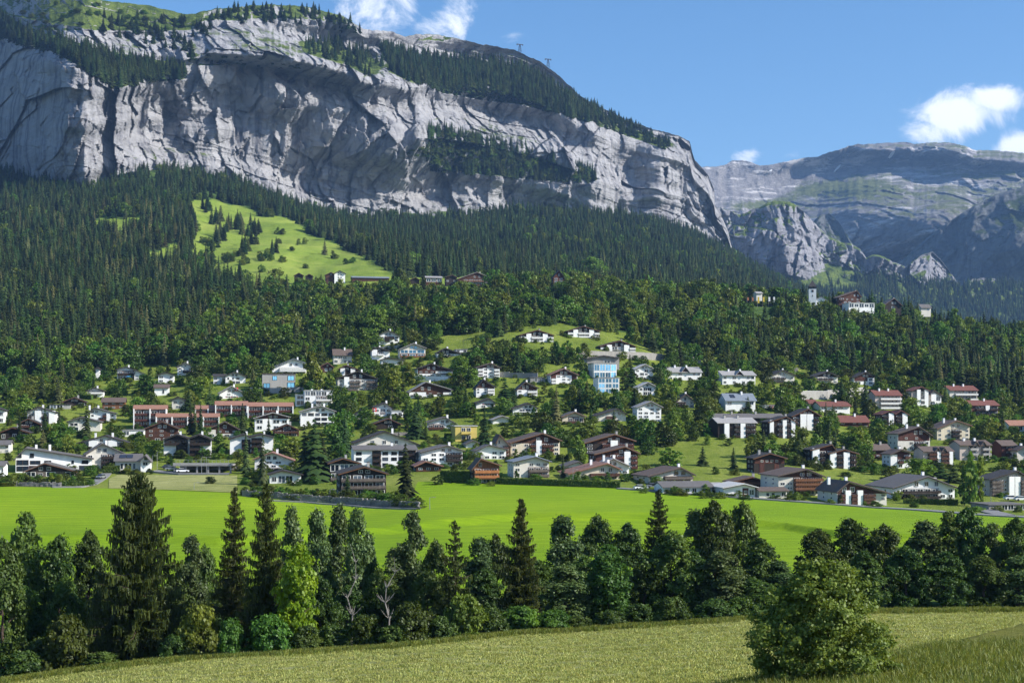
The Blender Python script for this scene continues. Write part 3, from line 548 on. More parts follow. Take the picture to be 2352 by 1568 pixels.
def spruce_near(seed, H, R, whorls, nb, mat='needles_near', full=.5, gap=0., shape=.85):
    """Norway spruce: whorled limbs that sag and turn up at the tips, short curtains of twigs hanging from them"""
    r = np.random.default_rng(seed); C = []; U = []; V = []; LT = MB()
    for k in range(whorls):
        t = (k+.5)/whorls; z = H*(.03+.955*t); L = R*((1-t)**shape)*(.80+.35*r.random())+.3
        for j in range(nb):
            if r.random() < gap: continue
            a = 2*pi*(j+r.random())/nb+k*.7; l = L*(.5+.65*r.random()); d = np.array((cos(a), sin(a), 0)); side = np.array((-sin(a), cos(a), 0)); zz = z+r.normal()*H*.012
            ns = max(4, int(l/.24)); up = .5*l*t; sag = l*(.50-.3*t); q = np.linspace(.06, 1, ns)
            pts = np.array((0, 0, zz))+d*(q*l)[:, None]; pts[:, 2] += up*q-sag*q**1.3+.24*l*q**4
            LT.tube([pts[0]-d*.1, pts[len(pts)//2], pts[-1]], [.06, .04, .012], 3)
            w = (.10+.50*np.sin(np.clip(q*.98, 0, 1)*pi*.8+.3))*min(1.0, l/2.4)*(.7+.6*r.random())
            for s_ in (-1, 1):
                m_ = ns; off = side*s_*w[:, None]*(.5+.35*r.random((m_, 1)))
                C.append(pts+off+d*.12); U.append(unit(side*s_+d*.9+r.normal(size=(m_, 3))*.25)*(w*.6)[:, None]); V.append(np.repeat(unit(d-side*s_*.5+np.array((0, 0, -.2)))[None, :]*.075, m_, 0))
                for rep in range(3):
                    h = (.08+.30*r.random((m_, 1))**1.5)*min(1.2, l/3+.3)*full*1.7; o2 = side*s_*w[:, None]*r.random((m_, 1))*1.25
                    C.append(pts+o2-np.array((0, 0, 1))*h+d*r.normal(size=(m_, 1))*.14); U.append(unit(d+side*r.normal(size=(m_, 1))*.9)*(.035+.05*r.random((m_, 1)))); V.append(np.array((0, 0, 1))*h+r.normal(size=(m_, 3))*.06)
    C = np.concatenate(C); U = np.concatenate(U); V = np.concatenate(V); vv, ff = quads(C, U, V)
    return mesh_np('crown', vv, ff, M[mat]), LT.mesh('limbs', M['bark'])

ELL = lambda t: np.clip(1-np.abs(2*t-.86)**2.4/1.25, 0, 1)**.5*(1.02-.18*t)
COL_ = lambda t: np.clip(1.1*np.sin(np.clip(t*.93+.07, 0, 1)*pi)**.55, 0, 1)*(1.0-.4*t)
LOWH = [spruce_low(11+i, 22, R_, w_, n_) for i, (R_, w_, n_) in enumerate([(4.6, 14, 10), (3.7, 16, 9), (5.2, 13, 11), (4.1, 15, 9)])]
LOWH.append(spruce_low(19, 22, 4.4, 14, 9, 'larch'))
BRL = [leafy(30+i, 13, R_, 60, 34, .30, 'leaves', p_, .03, .7, .26, name='broadleaf') for i, (R_, p_) in enumerate([(5.2, ELL), (4.4, ELL), (3.6, COL_), (5.8, ELL)])]
TR_S = MB().tube([(0, 0, -2), (0, 0, 6), (0, 0, 20)], [.32, .25, .05], 5).mesh('trunk', M['bark'])
TR_B = trunk_mesh(5, 13, .3, 'bark', 4, .7, 2.5)

def scatter_obj(name, pts, meshes, label, cat):
    """one object for a wood nobody could count: points that carry one of a few tree meshes each"""
    n = len(pts); me = bpy.data.meshes.new(name); me.vertices.add(n); A = np.array([p[:3] for p in pts], np.float32); me.vertices.foreach_set('co', A.ravel())
    for an, k in (('sc', 3), ('rot', 4), ('wid', 5)):
        a = me.attributes.new(an, 'FLOAT', 'POINT'); a.data.foreach_set('value', np.array([p[k] for p in pts], np.float32))
    a = me.attributes.new('idx', 'INT', 'POINT'); a.data.foreach_set('value', np.array([int(p[6]) for p in pts], np.int32)); me.update()
    o = link(name, me); g = bpy.data.node_groups.new(name, 'GeometryNodeTree')
    g.interface.new_socket('Geometry', in_out='INPUT', socket_type='NodeSocketGeometry'); g.interface.new_socket('Geometry', in_out='OUTPUT', socket_type='NodeSocketGeometry')
    N = g.nodes; L = g.links; gi = N.new('NodeGroupInput'); go = N.new('NodeGroupOutput'); j = N.new('GeometryNodeJoinGeometry'); ins = []
    for m in meshes:
        po = bpy.data.objects.new(name+'_source', m); oi = N.new('GeometryNodeObjectInfo'); oi.inputs['Object'].default_value = po; oi.inputs['As Instance'].default_value = True; ins.append(oi)
    for oi in reversed(ins): L.new(oi.outputs['Geometry'], j.inputs[0])
    ip = N.new('GeometryNodeInstanceOnPoints'); ip.inputs['Pick Instance'].default_value = True
    def at(nm, ty):
        q = N.new('GeometryNodeInputNamedAttribute'); q.data_type = ty; q.inputs['Name'].default_value = nm; return q.outputs['Attribute']
    L.new(at('idx', 'INT'), ip.inputs['Instance Index']); cr = N.new('ShaderNodeCombineXYZ'); L.new(at('rot', 'FLOAT'), cr.inputs[2]); L.new(cr.outputs[0], ip.inputs['Rotation'])
    cs = N.new('ShaderNodeCombineXYZ'); w = at('wid', 'FLOAT'); L.new(w, cs.inputs[0]); L.new(w, cs.inputs[1]); L.new(at('sc', 'FLOAT'), cs.inputs[2]); L.new(cs.outputs[0], ip.inputs['Scale'])
    L.new(gi.outputs[0], ip.inputs['Points']); L.new(j.outputs[0], ip.inputs['Instance']); L.new(ip.outputs[0], go.inputs[0])
    md = o.modifiers.new('trees', 'NODES'); md.node_group = g; return tag(o, label, cat, kind='stuff')

CON = []; BRO = []           # (X, Y, Z, height scale, rot, width scale, variant, size in picture)
def jgrid(d0, d1, sp, x0=-480, x1=2980):
    Yv = np.arange(d0, d1, sp); out = []
    a0, a1 = (x0-CX)/F_, (x1-CX)/F_
    for y in Yv:
        n = int((a1-a0)*y/sp); X = a0*y+(np.arange(n)+rng.random(n)*.9)*sp; out.append(np.stack([X, y+(rng.random(n)-.5)*sp], 1))
    return np.concatenate(out)
RECTS = []                   # picture rectangles of buildings: (x0, x1, ytop, ybase, distance); filled by the houses
CLEAR = [[(1150,772),(1290,742),(1420,770),(1500,810),(1620,830),(1840,856),(1620,838),(1430,822),(1300,806),(1120,815)], [(1480,1050),(1540,1022),(1700,1030),(1740,1075),(1720,1135),(1560,1135),(1500,1085)],
         [(960,1085),(1440,1085),(1440,1120),(960,1115)], [(235,1085),(545,1085),(540,1140),(225,1125)], [(1060,1120),(1100,1108),(2352,1175),(2352,1240),(1060,1200)], [(1300,700),(1420,715),(1410,728),(1290,712)],
         [(1990,870),(2010,882),(1830,905),(1830,893)],[(470,905),(640,905),(640,925),(470,925)],[(1720,1075),(1920,1100),(1900,1120),(1730,1110)]]
def blocked(X, Y, Z, h, w, frac=.13, pad=2.5):
    x, yb = scr(X, Y, Z); _, yt = scr(X, Y, Z+h); hw = w/Y*F_
    for rx0, rx1, ry0, ry1, rd in RECTS:
        if Y > rd+22: continue
        ox = min(x+hw, rx1)-max(x-hw, rx0); oy = min(yb, ry1)-max(yt, ry0)
        if ox > 0 and oy > 0:
            if rd-4 < Y <= rd+16 and ox > 1: return True          # inside the building
            if Y <= rd+2 and ox*oy > frac*min((rx1-rx0)*(ry1-ry0), 4*hw*(yb-yt)*.6) and oy > .22*(ry1-ry0): return True
    return False
def grow_forests():
    # far slope and cliff-foot forest
    for d0, d1, sp in ((870, 1250, 9.0), (1250, 1800, 9.4), (1800, 2950, 11.0)):
        G = jgrid(d0, d1, sp); X, Y = G[:, 0], G[:, 1]; Z = gz(X, Y); px, py = scr(X, Y, Z)
        bare = np.zeros(len(X), bool); jx = 26*fbm(px/40, py/40, 61, 4); jy = 16*fbm(px/40, py/40, 62, 4)
        for p in PAST: bare |= inpoly(px+jx, py+jy, p)
        for p in CLEAR: bare |= inpoly(px, py, p)
        cliff = ipl([(x, d) for x, d in zip(MA['x'][::20], MA['D'][0][::20])], px); bare |= Y > cliff-8
        dens = fbm(X/90, Y/90, 40, 3)
        for i in range(len(X)):
            x, y, z = X[i], Y[i], Z[i]; xx, yy = px[i], py[i]
            if bare[i]:
                continue
            leafyness = np.interp(xx, [-200, 450, 650, 900, 1500, 1800, 2352], [.07, .15, .52, .7, .7, .48, .30]) if y < 1240 else .05+.16*(dens[i] > .28)
            if y < 1240 and xx > 2150: leafyness = .45
            if rng.random() < (.10+.25*(dens[i] < -.3) if y > 1240 or xx < 450 else .08+.55*(dens[i] < -.18)): continue
            if rng.random() < leafyness+.35*dens[i]*(y < 1240):
                h = rng.triangular(.55, .9, 1.7); w_ = rng.uniform(.9, 1.35)*h**.6
                if y < 1250 and blocked(x, y, z, 12.5*h, 4.6*w_, .12): continue
                BRO.append((x, y, z-.6-h, h, rng.random()*6.28, w_, rng.integers(4)))
            else:
                h = rng.triangular(.45, .85, 1.35)*(1.0 if y > 1240 or xx < 450 else .8)
                if y < 1250 and blocked(x, y, z, 22*h, 3, .12): continue
                CON.append((x, y, z-.5, h, rng.random()*6.28, rng.uniform(.8, 1.25), rng.integers(4)))
    # groups on the alp
    for cx, cy, rx, ry, n, k in [(505,545,14,40,16,0),(560,575,8,30,5,0),(575,560,10,30,5,0),(540,520,26,24,18,0),(528,590,26,14,14,1),(610,590,14,12,6,1),(627,583,10,14,3,0),(640,560,4,3,1,1),(648,600,8,5,4,1),(560,605,20,5,4,1),(745,585,3,2,1,0),(762,593,12,3,3,1),(705,615,4,3,1,1),
                            (672,575,5,3,2,1),(472,480,10,12,7,0),(500,505,12,10,7,0),(480,560,10,12,6,1),(585,530,16,12,7,0),(460,590,14,8,5,1),(640,535,10,8,4,1),(690,560,14,6,2,1),(800,600,20,8,3,1),(600,625,10,4,2,1)]:
        for q in range(n):
            x = cx+rng.normal()*rx*.55; y = cy+abs(rng.normal())*ry*.6-ry*.2; X, Y, Z = ground_pt(x, y, 1150)
            (CON if k == 0 else BRO).append((X, Y, Z-.5, rng.uniform(.6, 1.0) if k == 0 else rng.uniform(.35, .65), rng.random()*6.28, rng.uniform(.9, 1.2) if k == 0 else rng.uniform(.5, .8), rng.integers(4)))
    # trees on the cliff ledges
    xs = MA['x']
    def on_cliff(poly, n, kind=0, hs=(.8, 1.3)):
        p = np.array(poly); k = 0; tries = 0
        while k < n and tries < n*30:
            tries += 1; x = rng.uniform(p[:, 0].min(), p[:, 0].max()); y = rng.uniform(p[:, 1].min(), p[:, 1].max())
            if not inpoly(np.array(x), np.array(y), poly): continue
            j = int(np.clip(np.searchsorted(xs, x), 1, len(xs)-2)); col = MA['Y'][:, j]
            if y < MA['yt'][j]+2: continue
            i = int(np.argmin(np.abs(col-y))); d = MA['D'][i, j]; q = P(xs[j], col[i], d); k += 1
            (CON if kind == 0 else BRO).append((q[0], q[1]-1, q[2]-1.0, rng.uniform(*hs), rng.random()*6.28, rng.uniform(1.0, 1.5), rng.integers(4)))
    on_cliff([(-100,20),(0,38),(60,75),(150,105),(220,120),(300,140),(420,160),(432,184),(380,184),(300,197),(262,205),(180,155),(130,125),(0,90),(-100,80)], 620)
    on_cliff(LEDGE[1], 1300, 0, (.9, 1.4)); on_cliff(LEDGE[2], 150, 0, (.5, .9)); LW = [(985,305),(1020,308),(1100,328),(1180,345),(1260,368),(1320,392),(1375,410),(1350,420),(1260,416),(1160,408),(1060,398),(985,392),(972,350)]; on_cliff(LW, 700, 0, (.95, 1.5)); on_cliff(LW, 90, 1, (.8, 1.3)); on_cliff(LEDGE[4], 80); on_cliff(LEDGE[5], 26, 0, (.6, .9))
    on_cliff([(440,60),(560,16),(640,16),(700,20),(800,50),(860,80),(800,78),(640,50),(520,60),(470,90)], 85, 0, (.5, 1.0)); on_cliff([(230,30),(460,50),(440,120),(380,110),(230,80)], 60, 0, (.5, 1.0))
    on_cliff([(0,0),(230,10),(460,40),(460,90),(230,70),(0,40)], 34, 1, (.3, .6)); on_cliff([(925,348),(975,340),(985,365),(940,362)], 20, 1, (.4, .7))
    # forest at the foot of the buttress
    xs2 = MB2['x']
    for q in range(3400):
        x = rng.uniform(1640, 2420); j = int(np.clip(np.searchsorted(xs2, x), 1, len(xs2)-2)); lo = np.interp(x, [1640, 1800, 1860, 1930, 2010, 2100, 2200, 2420], [600, 640, 668, 640, 628, 640, 655, 640])
        y = rng.uniform(lo, 760)
        if inpoly(np.array(x), np.array(y), [(1850,600),(1900,590),(1960,625),(1965,665),(1900,668),(1850,650)]) and rng.random() < .85: continue
        i = int(np.argmin(np.abs(MB2['Y'][:, j]-y))); d = MB2['D'][i, j]; w = P(xs2[j], MB2['Y'][i, j], d)
        CON.append((w[0], w[1], w[2]-1, rng.uniform(.8, 1.3), rng.random()*6.28, rng.uniform(.9, 1.3), rng.integers(4)))
def garden_shrubs():
    for nk, xm, yt, yb, d, X in HOUSES:
        if d > 830: continue
        for k in range(6):
            s_ = rng.choice((-1, 1)); x = X+rng.normal()*9; y = d-rng.uniform(1.5, 8); h = rng.uniform(.10, .26)
            if abs(x-X) < 3 and h > .16: h = .12
            BRO.append((x, y, float(gz(x, y))-.3, h, rng.random()*6.28, rng.uniform(.22, .42), rng.integers(4)))
    for q in range(130):      # shrubs along the stone walls
        x = rng.uniform(560, 965) if q < 90 else rng.uniform(5, 210); y = (np.interp(x, [560, 960], [1139, 1167]) if q < 90 else 1116)-rng.uniform(-.5, 5); X, Y, Z = ground_pt(x, y, 330, 600)
        BRO.append((X, Y, Z-.2, rng.uniform(.1, .3), rng.random()*6.28, rng.uniform(.22, .5), rng.integers(4)))
    for q in range(70):       # the tree belt goes on beyond both sides of the picture
        x = rng.uniform(2450, 2950) if q % 2 else rng.uniform(-520, -70); d = float(np.interp(x, XX, D_MEADOW))+rng.uniform(6, 44); X = (x-CX)/F_*d
        BRO.append((X, d, float(gz(X, d))-.6, rng.uniform(.7, 1.1), rng.random()*6.28, rng.uniform(.7, 1), rng.integers(4)))
    for q in range(220):
        x = rng.uniform(-50, 2400); y = rng.uniform(1000, 1105) if x < 1450 else rng.uniform(860, 1130); X, Y, Z = ground_pt(x, y, 440, 860)
        if any(inpoly(np.array(x), np.array(y), p) for p in CLEAR): continue
        BRO.append((X, Y, Z-.3, rng.uniform(.12, .3), rng.random()*6.28, rng.uniform(.25, .5), rng.integers(4)))
def grow_hill():
    """the near wooded hill and the trees between the houses"""
    G = jgrid(500, 870, 5.6, -420, 2900); X, Y = G[:, 0], G[:, 1]; Z = gz(X, Y); px, py = scr(X, Y, Z); gap = fbm(X/26, Y/26, 70, 3)
    for i in range(len(X)):
        x, y, z, xx, yy = X[i], Y[i], Z[i], px[i], py[i]
        edge = np.interp(xx, [-200, 0, 150, 400, 700, 760, 900, 1100, 1180, 1500, 1600, 1850, 2352], [880, 872, 868, 842, 812, 790, 770, 770, 752, 735, 815, 842, 880])
        if any(inpoly(np.array(xx), np.array(yy), p) for p in CLEAR[:6]): continue
        wild = yy < edge
        if xx > 1900 and yy < np.interp(xx, [1900, 2060, 2352], [850, 880, 930]): wild = True
        if not wild:
            dens = np.interp(xx, [0, 600, 900, 1500, 1900, 2352], [.42, .40, .64, .64, .58, .55])
            if gap[i] < .05-.5*dens or rng.random() > dens*1.5: continue
        elif rng.random() < .22+.5*(gap[i] < -.32): continue
        spr = np.interp(xx, [-100, 300, 600, 800, 1500, 1650, 2352], [.72, .5, .32, .2, .18, .58, .68]) if wild else .08
        if rng.random() < spr:
            h = rng.uniform(.55, .95) if wild else rng.uniform(.35, .75)
            if blocked(x, y, z, 24*h, 2.4): continue
            CON.append((x, y, z-.4, h, rng.random()*6.28, rng.uniform(.75, 1.0)*h**.4, rng.integers(4)))
        else:
            h = rng.uniform(.7, 1.35) if wild else rng.choice([rng.uniform(.12, .35), rng.uniform(.35, .9)])
            wd_ = rng.uniform(.85, 1.3)*h**.6*(1 if wild else .85)
            if blocked(x, y, z, 12*h, 4*wd_): continue
            BRO.append((x, y, z-.5-.6*h, h, rng.random()*6.28, wd_, rng.integers(4)))
# ------------------------------------------------------------------ buildings
UB = {}
def ubox(m):
    if m not in UB: UB[m] = MB().box((0, 0, 0), (1, 1, 1)).mesh('block', M[m])
    return UB[m]
UW = {}
def uwin(fr, gl='glass', mull=True):
    k = (fr, gl, mull)
    if k not in UW:     # unit window facing -y: frame bars round a pane set back inside them
        m = MB(); t = .07
        m.box((0, .1, 0), (.96, .2, .96), 1)
        for c, z in (((-.5+t/2, -.12, 0), (t, .6, 1)), ((.5-t/2, -.12, 0), (t, .6, 1)), ((0, -.12, .5-t/2), (1-2*t, .6, t)), ((0, -.12, -.5+t/2), (1-2*t, .6, t))): m.box(c, z, 0)
        if mull: m.box((0, -.06, 0), (t*.8, .3, 1-2*t), 0)
        UW[k] = m.mesh('window', M[fr], M[gl])
    return UW[k]
def put(name, me, par, c, s, rz=0):
    o = link(name, me, par); o.location = c; o.scale = s
    if rz: o.rotation_euler = (0, 0, rz)
    return o
URAIL = {}
def urail(m):
    if m not in URAIL:  # slab, boarded parapet and posts, unit width/depth/height
        b = MB(); b.box((0, 0, -.46), (1, 1, .08)); b.box((0, -.475, .02), (1, .05, .62)); b.box((-.49, .01, .02), (.02, .92, .62)); b.box((.49, .01, .02), (.02, .92, .62)); b.box((0, -.475, .46), (1, .07, .06))
        URAIL[m] = b.mesh('balcony', M[m])
    return URAIL[m]
FCROP = {1: (0, 780.9, .2519), 2: (551.3, 780.9, .2519), 3: (1102.5, 716.6, .2519), 4: (1617, 780.9, .2519), 5: (1929.4, 826.9, .2344), 6: (643.1, 569.6, .2344), 7: (1653.8, 597.2, .2969), 0: (0, 0, 1)}
HOUSES = []
def facade(par, x0, x1, zlo, zhi, rows, y=0., rail='brown', fr='frame', gl='glass', wood='brown', bd=1.5, gw=0):
    """rows from the ground up; letters are bays: w window, W wide, g glass wall, b balcony door with balcony, s slab pier, d boards, D boards+window, r red shutters"""
    nf = len(rows); fh = (zhi-zlo)/nf; w = x1-x0
    for ri, row in enumerate(rows):
        n = len(row); bw = w/n; zc = zlo+fh*(ri+.5); i = 0
        while i < n:
            c = row[i]; j = i
            while j+1 < n and row[j+1] == c and c in 'bdDgB': j += 1
            xa, xb = x0+i*bw, x0+(j+1)*bw; xc = (xa+xb)/2
            if c in 'bB':
                put('boarding', ubox(wood if c == 'b' else 'grey'), par, (xc, y-.02, zc), ((xb-xa)-.06, .1, fh-.06))
                for k in range(i, j+1):
                    x = x0+(k+.5)*bw; ww = min(bw*.78, 3.4); put('window', uwin(fr, gl, ww > 1.5), par, (x, y-.09, zc-.02*fh), (ww, .16, fh*.74))
                put('balcony', urail(rail), par, (xc, y-bd/2, zlo+fh*ri+.5), ((xb-xa)-.1, bd, 1.1))
            elif c in 'dD':
                put('boarding', ubox(wood), par, (xc, y-.02, zc), ((xb-xa)-.04, .12, fh-.04))
                if c == 'D':
                    for k in range(i, j+1): put('window', uwin('frame', gl), par, (x0+(k+.5)*bw, y-.1, zc), (min(1.3, bw*.5), .16, fh*.42))
            elif c in 'wWr2v':
                for k in range(i, j+1):
                    x = x0+(k+.5)*bw
                    if c == '2': put('window', uwin(fr, gl, False), par, (x-bw*.18, y-.02, zc), (min(.9, bw*.22), .16, fh*.42)); put('window', uwin(fr, gl, False), par, (x+bw*.18, y-.02, zc), (min(.9, bw*.22), .16, fh*.42)); continue
                    ww = min(2.2, bw*.64) if c != 'W' else bw*.84
                    if c == 'v': ww = min(.8, bw*.3)
                    put('window', uwin(fr, gl, ww > 1.1), par, (x, y-.02, zc), (ww, .16, fh*(.6 if c != 'W' else .64)))
                    if c == 'r':
                        for s_ in (-1, 1): put('shutter', ubox('shutter'), par, (x+s_*(ww*.5+.3), y-.05, zc), (.5, .08, fh*.46))
            elif c == 'g':
                for k in range(i, j+1): put('window', uwin(fr, gl, True), par, (x0+(k+.5)*bw, y-.03, zc), (bw*.96, .16, fh*.86))
            i = j+1
        # slab piers: full height, drawn once from the first row
    for i, c in enumerate(rows[-1]):
        if c == 's':
            bw = w/len(rows[-1]); n0 = sum(1 for r in rows if len(r) == len(rows[-1]) and r[i] == 's'); zt = zhi+gw
            put('pier', ubox('white'), par, (x0+(i+.5)*bw, y-.35-.25, (zt+zhi-n0*fh)/2-(1.2 if n0 == nf else 0)), (bw*.9, .9, (zt-zhi)+n0*fh+(2.4 if n0 == nf else 0)))
def house(cr, geo, style, wall, roof, rows, label, nick=None, name='chalet', cat='chalet', yaw=0, depth=None, rail='brown', fr='frame', gl='glass', wood='brown', gable=None, gn=0, chim=1, ov=.7, d=None, bands=None, peaks=None, solar=False, side=True, bd=1.5, group=None):
    """geo in crop units: x0, x1, ybase, yeaveL, xpeak, ypeak, yeaveR"""
    ox, oy, s = FCROP[cr]; x0, x1, yb, yl, xp, yp, yr = geo
    X0, X1, XP = ox+x0*s, ox+x1*s, ox+xp*s; YB, YL, YP, YR = oy+yb*s, oy+yl*s, oy+yp*s, oy+yr*s
    xm = (X0+X1)/2; D = d or dist_at(xm, YB); m = D/F_
    w = (X1-X0)*m*.965; hl, hr, hp = (YB-YL)*m, (YB-YR)*m, (YB-YP)*m; X = (xm-CX)/F_*D; Z = -(YB-YH)*m; px = (XP-xm)*m*.965
    depth = depth or max(7, min(12, w*.65)); a = radians(yaw+11)
    e = empty(name, (X, D, Z), a, ' '.join(label.split()[:16]), cat, group)
    RECTS.append((X0, X1, YP, YB, D)); HOUSES.append((nick or '@', xm, YP, YB, D, X))
    rm = M['r_'+roof]; low = -4.0; t = .28
    if style == 'g':
        MB().prism_y([(-w/2, low), (w/2, low), (w/2, hr), (px, hp-.05), (-w/2, hl)], 0, depth).build('wall', e, M[wall])
        sl_, sr_ = (hp-hl)/(px+w/2), (hp-hr)/(w/2-px)
        r = MB().prism_y([(-w/2-ov, hl-ov*sl_+.03), (px, hp+.03), (px, hp+t+.05), (-w/2-ov, hl-ov*sl_+t)], -1.3, depth+.6)
        r.prism_y([(px, hp+.03), (w/2+ov, hr-ov*sr_+.03), (w/2+ov, hr-ov*sr_+t), (px, hp+t+.05)], -1.3, depth+.6); r.build('roof', e, rm)
        q = MB(); q.prism_y([(-w/2-ov, hl-ov*sl_-.18), (px, hp-.15), (px, hp+.02), (-w/2-ov, hl-ov*sl_+.02)], -1.42, -1.3); q.prism_y([(px, hp-.15), (w/2+ov, hr-ov*sr_-.18), (w/2+ov, hr-ov*sr_+.02), (px, hp+.02)], -1.42, -1.3)
        q.build('bargeboard', e, M['wood' if wall in ('dark', 'brown', 'cream') else 'dark'])
        ze = min(hl, hr)*.97
        if max(hl, hr)-min(hl, hr) > 2.5: ze = min(max(hl, hr), min(hl, hr)+1.4)*.93
        if gable and hp-ze > .8:
            ins = .25; f = lambda x: (hl+(x+w/2)*sl_ if x < px else hr+(w/2-x)*sr_)-.25
            MB().prism_y([(-w/2+ins, ze), (w/2-ins, ze), (w/2-ins, max(ze+.02, f(w/2-ins))), (px, hp-.3), (-w/2+ins, max(ze+.02, f(-w/2+ins)))], -.07, .02).build('gable_boarding', e, M[gable])
        if not gn and hp-ze > 2.1 and rows[-1].strip('.'): gn = 2 if w > 9 else 1
        for k in range(gn):
            gx = px+(k-(gn-1)/2)*max(1.7, w*.16); gh = min(1.5, (hp-ze)*.45); put('window', uwin(fr, gl), e, (gx, -.1, ze+(hp-ze)*.36), (min(1.3, w*.12), .16, gh))
        facade(e, -w/2+.2, w/2-.2, .15, ze, rows, 0, rail, fr, gl, wood, bd, gw=min(1.0, (hp-ze)*.4))
        zr = hp
    elif style == 'e':      # eave side to the viewer, ridge along x
        MB().prism_x([(0, low), (depth, low), (depth, hl), (depth/2, hp-.05), (0, hl)], -w/2, w/2).build('wall', e, M[wall]); sl_ = (hp-hl)/(depth/2)
        r = MB().prism_x([(-ov-.3, hl-(ov+.3)*sl_+.03), (depth/2, hp+.03), (depth/2, hp+t+.05), (-ov-.3, hl-(ov+.3)*sl_+t)], -w/2-.5, w/2+.5)
        r.prism_x([(depth/2, hp+.03), (depth+ov, hl-ov*sl_+.03), (depth+ov, hl-ov*sl_+t), (depth/2, hp+t+.05)], -w/2-.5, w/2+.5); r.build('roof', e, rm)
        for pk in (peaks or []):   # small cross gables: (position, half width, height) as shares of the width
            cxk, hw = (pk[0]-.5)*w, pk[1]*w; hh = hl+(hp-hl)*pk[2]
            g = MB().prism_y([(cxk-hw, hl-.4), (cxk+hw, hl-.4), (cxk+hw, hl), (cxk, hh), (cxk-hw, hl)], -.5, depth*.45); g.build('cross_gable', e, M[wood if gable else wall])
            rr = MB(); sl2 = (hh-hl)/hw
            rr.prism_y([(cxk-hw-.6, hl-.6*sl2+.03), (cxk, hh+.03), (cxk, hh+.3), (cxk-hw-.6, hl-.6*sl2+.28)], -1.3, depth*.46); rr.prism_y([(cxk, hh+.03), (cxk+hw+.6, hl-.6*sl2+.03), (cxk+hw+.6, hl-.6*sl2+.28), (cxk, hh+.3)], -1.3, depth*.46); rr.build('gable_roof', e, rm)
        facade(e, -w/2+.15, w/2-.15, .15, hl*.95, rows, 0, rail, fr, gl, wood, bd)
        if solar:
            for k in range(solar if isinstance(solar, int) else 2):
                o = put('solar_panel', ubox('bluegl' if False else 'car_dark'), e, (-w*.22+k*2.3, depth*.25-.1, hl+(hp-hl)*.5+.42), (2.1, depth*.3, .06)); o.rotation_euler = (math.atan(sl_), 0, 0)
        zr = hp; px = 0
    else:                   # flat
        h = hp; MB().prism_x([(0, low), (depth, low), (depth, h-.3), (0, h-.3)], -w/2, w/2).build('wall', e, M[wall])
        MB().box((0, depth/2, h-.15), (w+.7, depth+.7, .26)).build('roof', e, rm); facade(e, -w/2+.15, w/2-.15, .15, h*.95, rows, 0, rail, fr, gl, wood, bd); zr = h-.6; px = 0
    for k in range(chim):
        cx = px+(-1)**k*w*(.13+.09*k); c = put('chimney', ubox('white' if wall not in ('dark', 'brown') else 'grey'), e, (cx, depth*.42, zr+.1), (.75, .75, 2.2)); put('chimney_cap', ubox('darkmetal'), e, (cx, depth*.42, zr+1.28), (.95, .95, .12))
    if side and style == 'g':
        for sx, h_ in ((-1, hl), (1, hr)):
            nf = len(rows)
            for f in range(nf):
                for yy in (.28, .68): put('window', uwin(fr, gl, False), e, (sx*(w/2+.02), depth*yy, h_*.93*(f+.5)/nf), (1.1, .14, h_/nf*.42), radians(90)*sx)
    return e
H = house
# ---- lowest row, left
H(1,(150,835,1200,1075,240,985,1082),'g','white','grey',['gbw.wg','gWw.vw'],'large white modern house with a long sloping grey roof above the left stone wall','the long white modern house','modern_house','house',yaw=6,chim=3,depth=16,fr='frame_dark')
H(1,(235,690,1250,1192,410,1122,1195),'g','dark','grey',['gDgdg'],'low dark pavilion with a shallow grey roof in front of the long white modern house','the dark pavilion','pavilion','pavilion',chim=0,depth=9,d=None,wood='greywood')
H(1,(785,1125,1170,1035,930,945,1030),'g','offwhite','grey',['w.bbw','w.bbw','w.bbw'],'beige storeyed house with dark middle balconies right of the long white modern house','the beige four storey house','apartment_house','house',yaw=8,rail='dark')
H(1,(715,1165,990,935,960,872,935),'g','white','dark',['bsbsb'],'wide white and dark chalet with two white chimneys peeking over the beige four storey house',None,yaw=0,chim=2,rail='dark',wood='dark')
H(1,(1050,1285,1200,1095,1160,1046,1095),'e','offwhite','grey',['.wwww.'],'low white hall with a solar panel on its grey roof beside the car park','the low white hall','hall','hall',chim=0,depth=9,solar=2)
H(1,(1282,1368,1203,1095,1325,1052,1100),'g','white','grey',['.','w'],'white gable end block with a small green sign joined to the low white hall','the white gable block','gable_block','house',chim=0,depth=9,ov=.5)
H(1,(1492,1718,1058,905,1612,860,895),'g','white','dark',['s.bb','..bb','bbbb'],'left half of the white double chalet with dark M shaped gables above the car park','the white double chalet','double_chalet','chalet',rail='dark',wood='dark',gable='dark',fr='frame_dark',depth=13)
H(1,(1720,1928,1058,895,1815,860,905),'g','white','dark',['bb.s','bb..','bbbb'],'right half of the white double chalet with dark M shaped gables above the car park','the white double chalet','double_chalet','chalet',rail='dark',wood='dark',gable='dark',fr='frame_dark',depth=13)
H(1,(2095,2310,1045,900,2222,860,895),'g','white','dark',['..bb','..bb','..bb'],'white chalet half with blank left wing and dark balconies behind the slim spruces','the second double chalet','double_chalet','chalet',rail='dark',wood='dark',fr='frame_dark',depth=13)
H(2,(95,305,1030,880,195,858,885),'g','white','dark',['bb..','bb..','bb..'],'white chalet half with dark balconies on its left and a blank right wing','the second double chalet','double_chalet','chalet',rail='dark',wood='dark',fr='frame_dark',depth=13)
H(2,(130,485,1200,1085,290,1025,1095),'g','white','terra',['wbw','w2w2w','.ww.'],'white three storey house with a reddish saddle roof behind the slim dark spruce','the red roofed white house','country_house','house',rail='dark',yaw=-4)
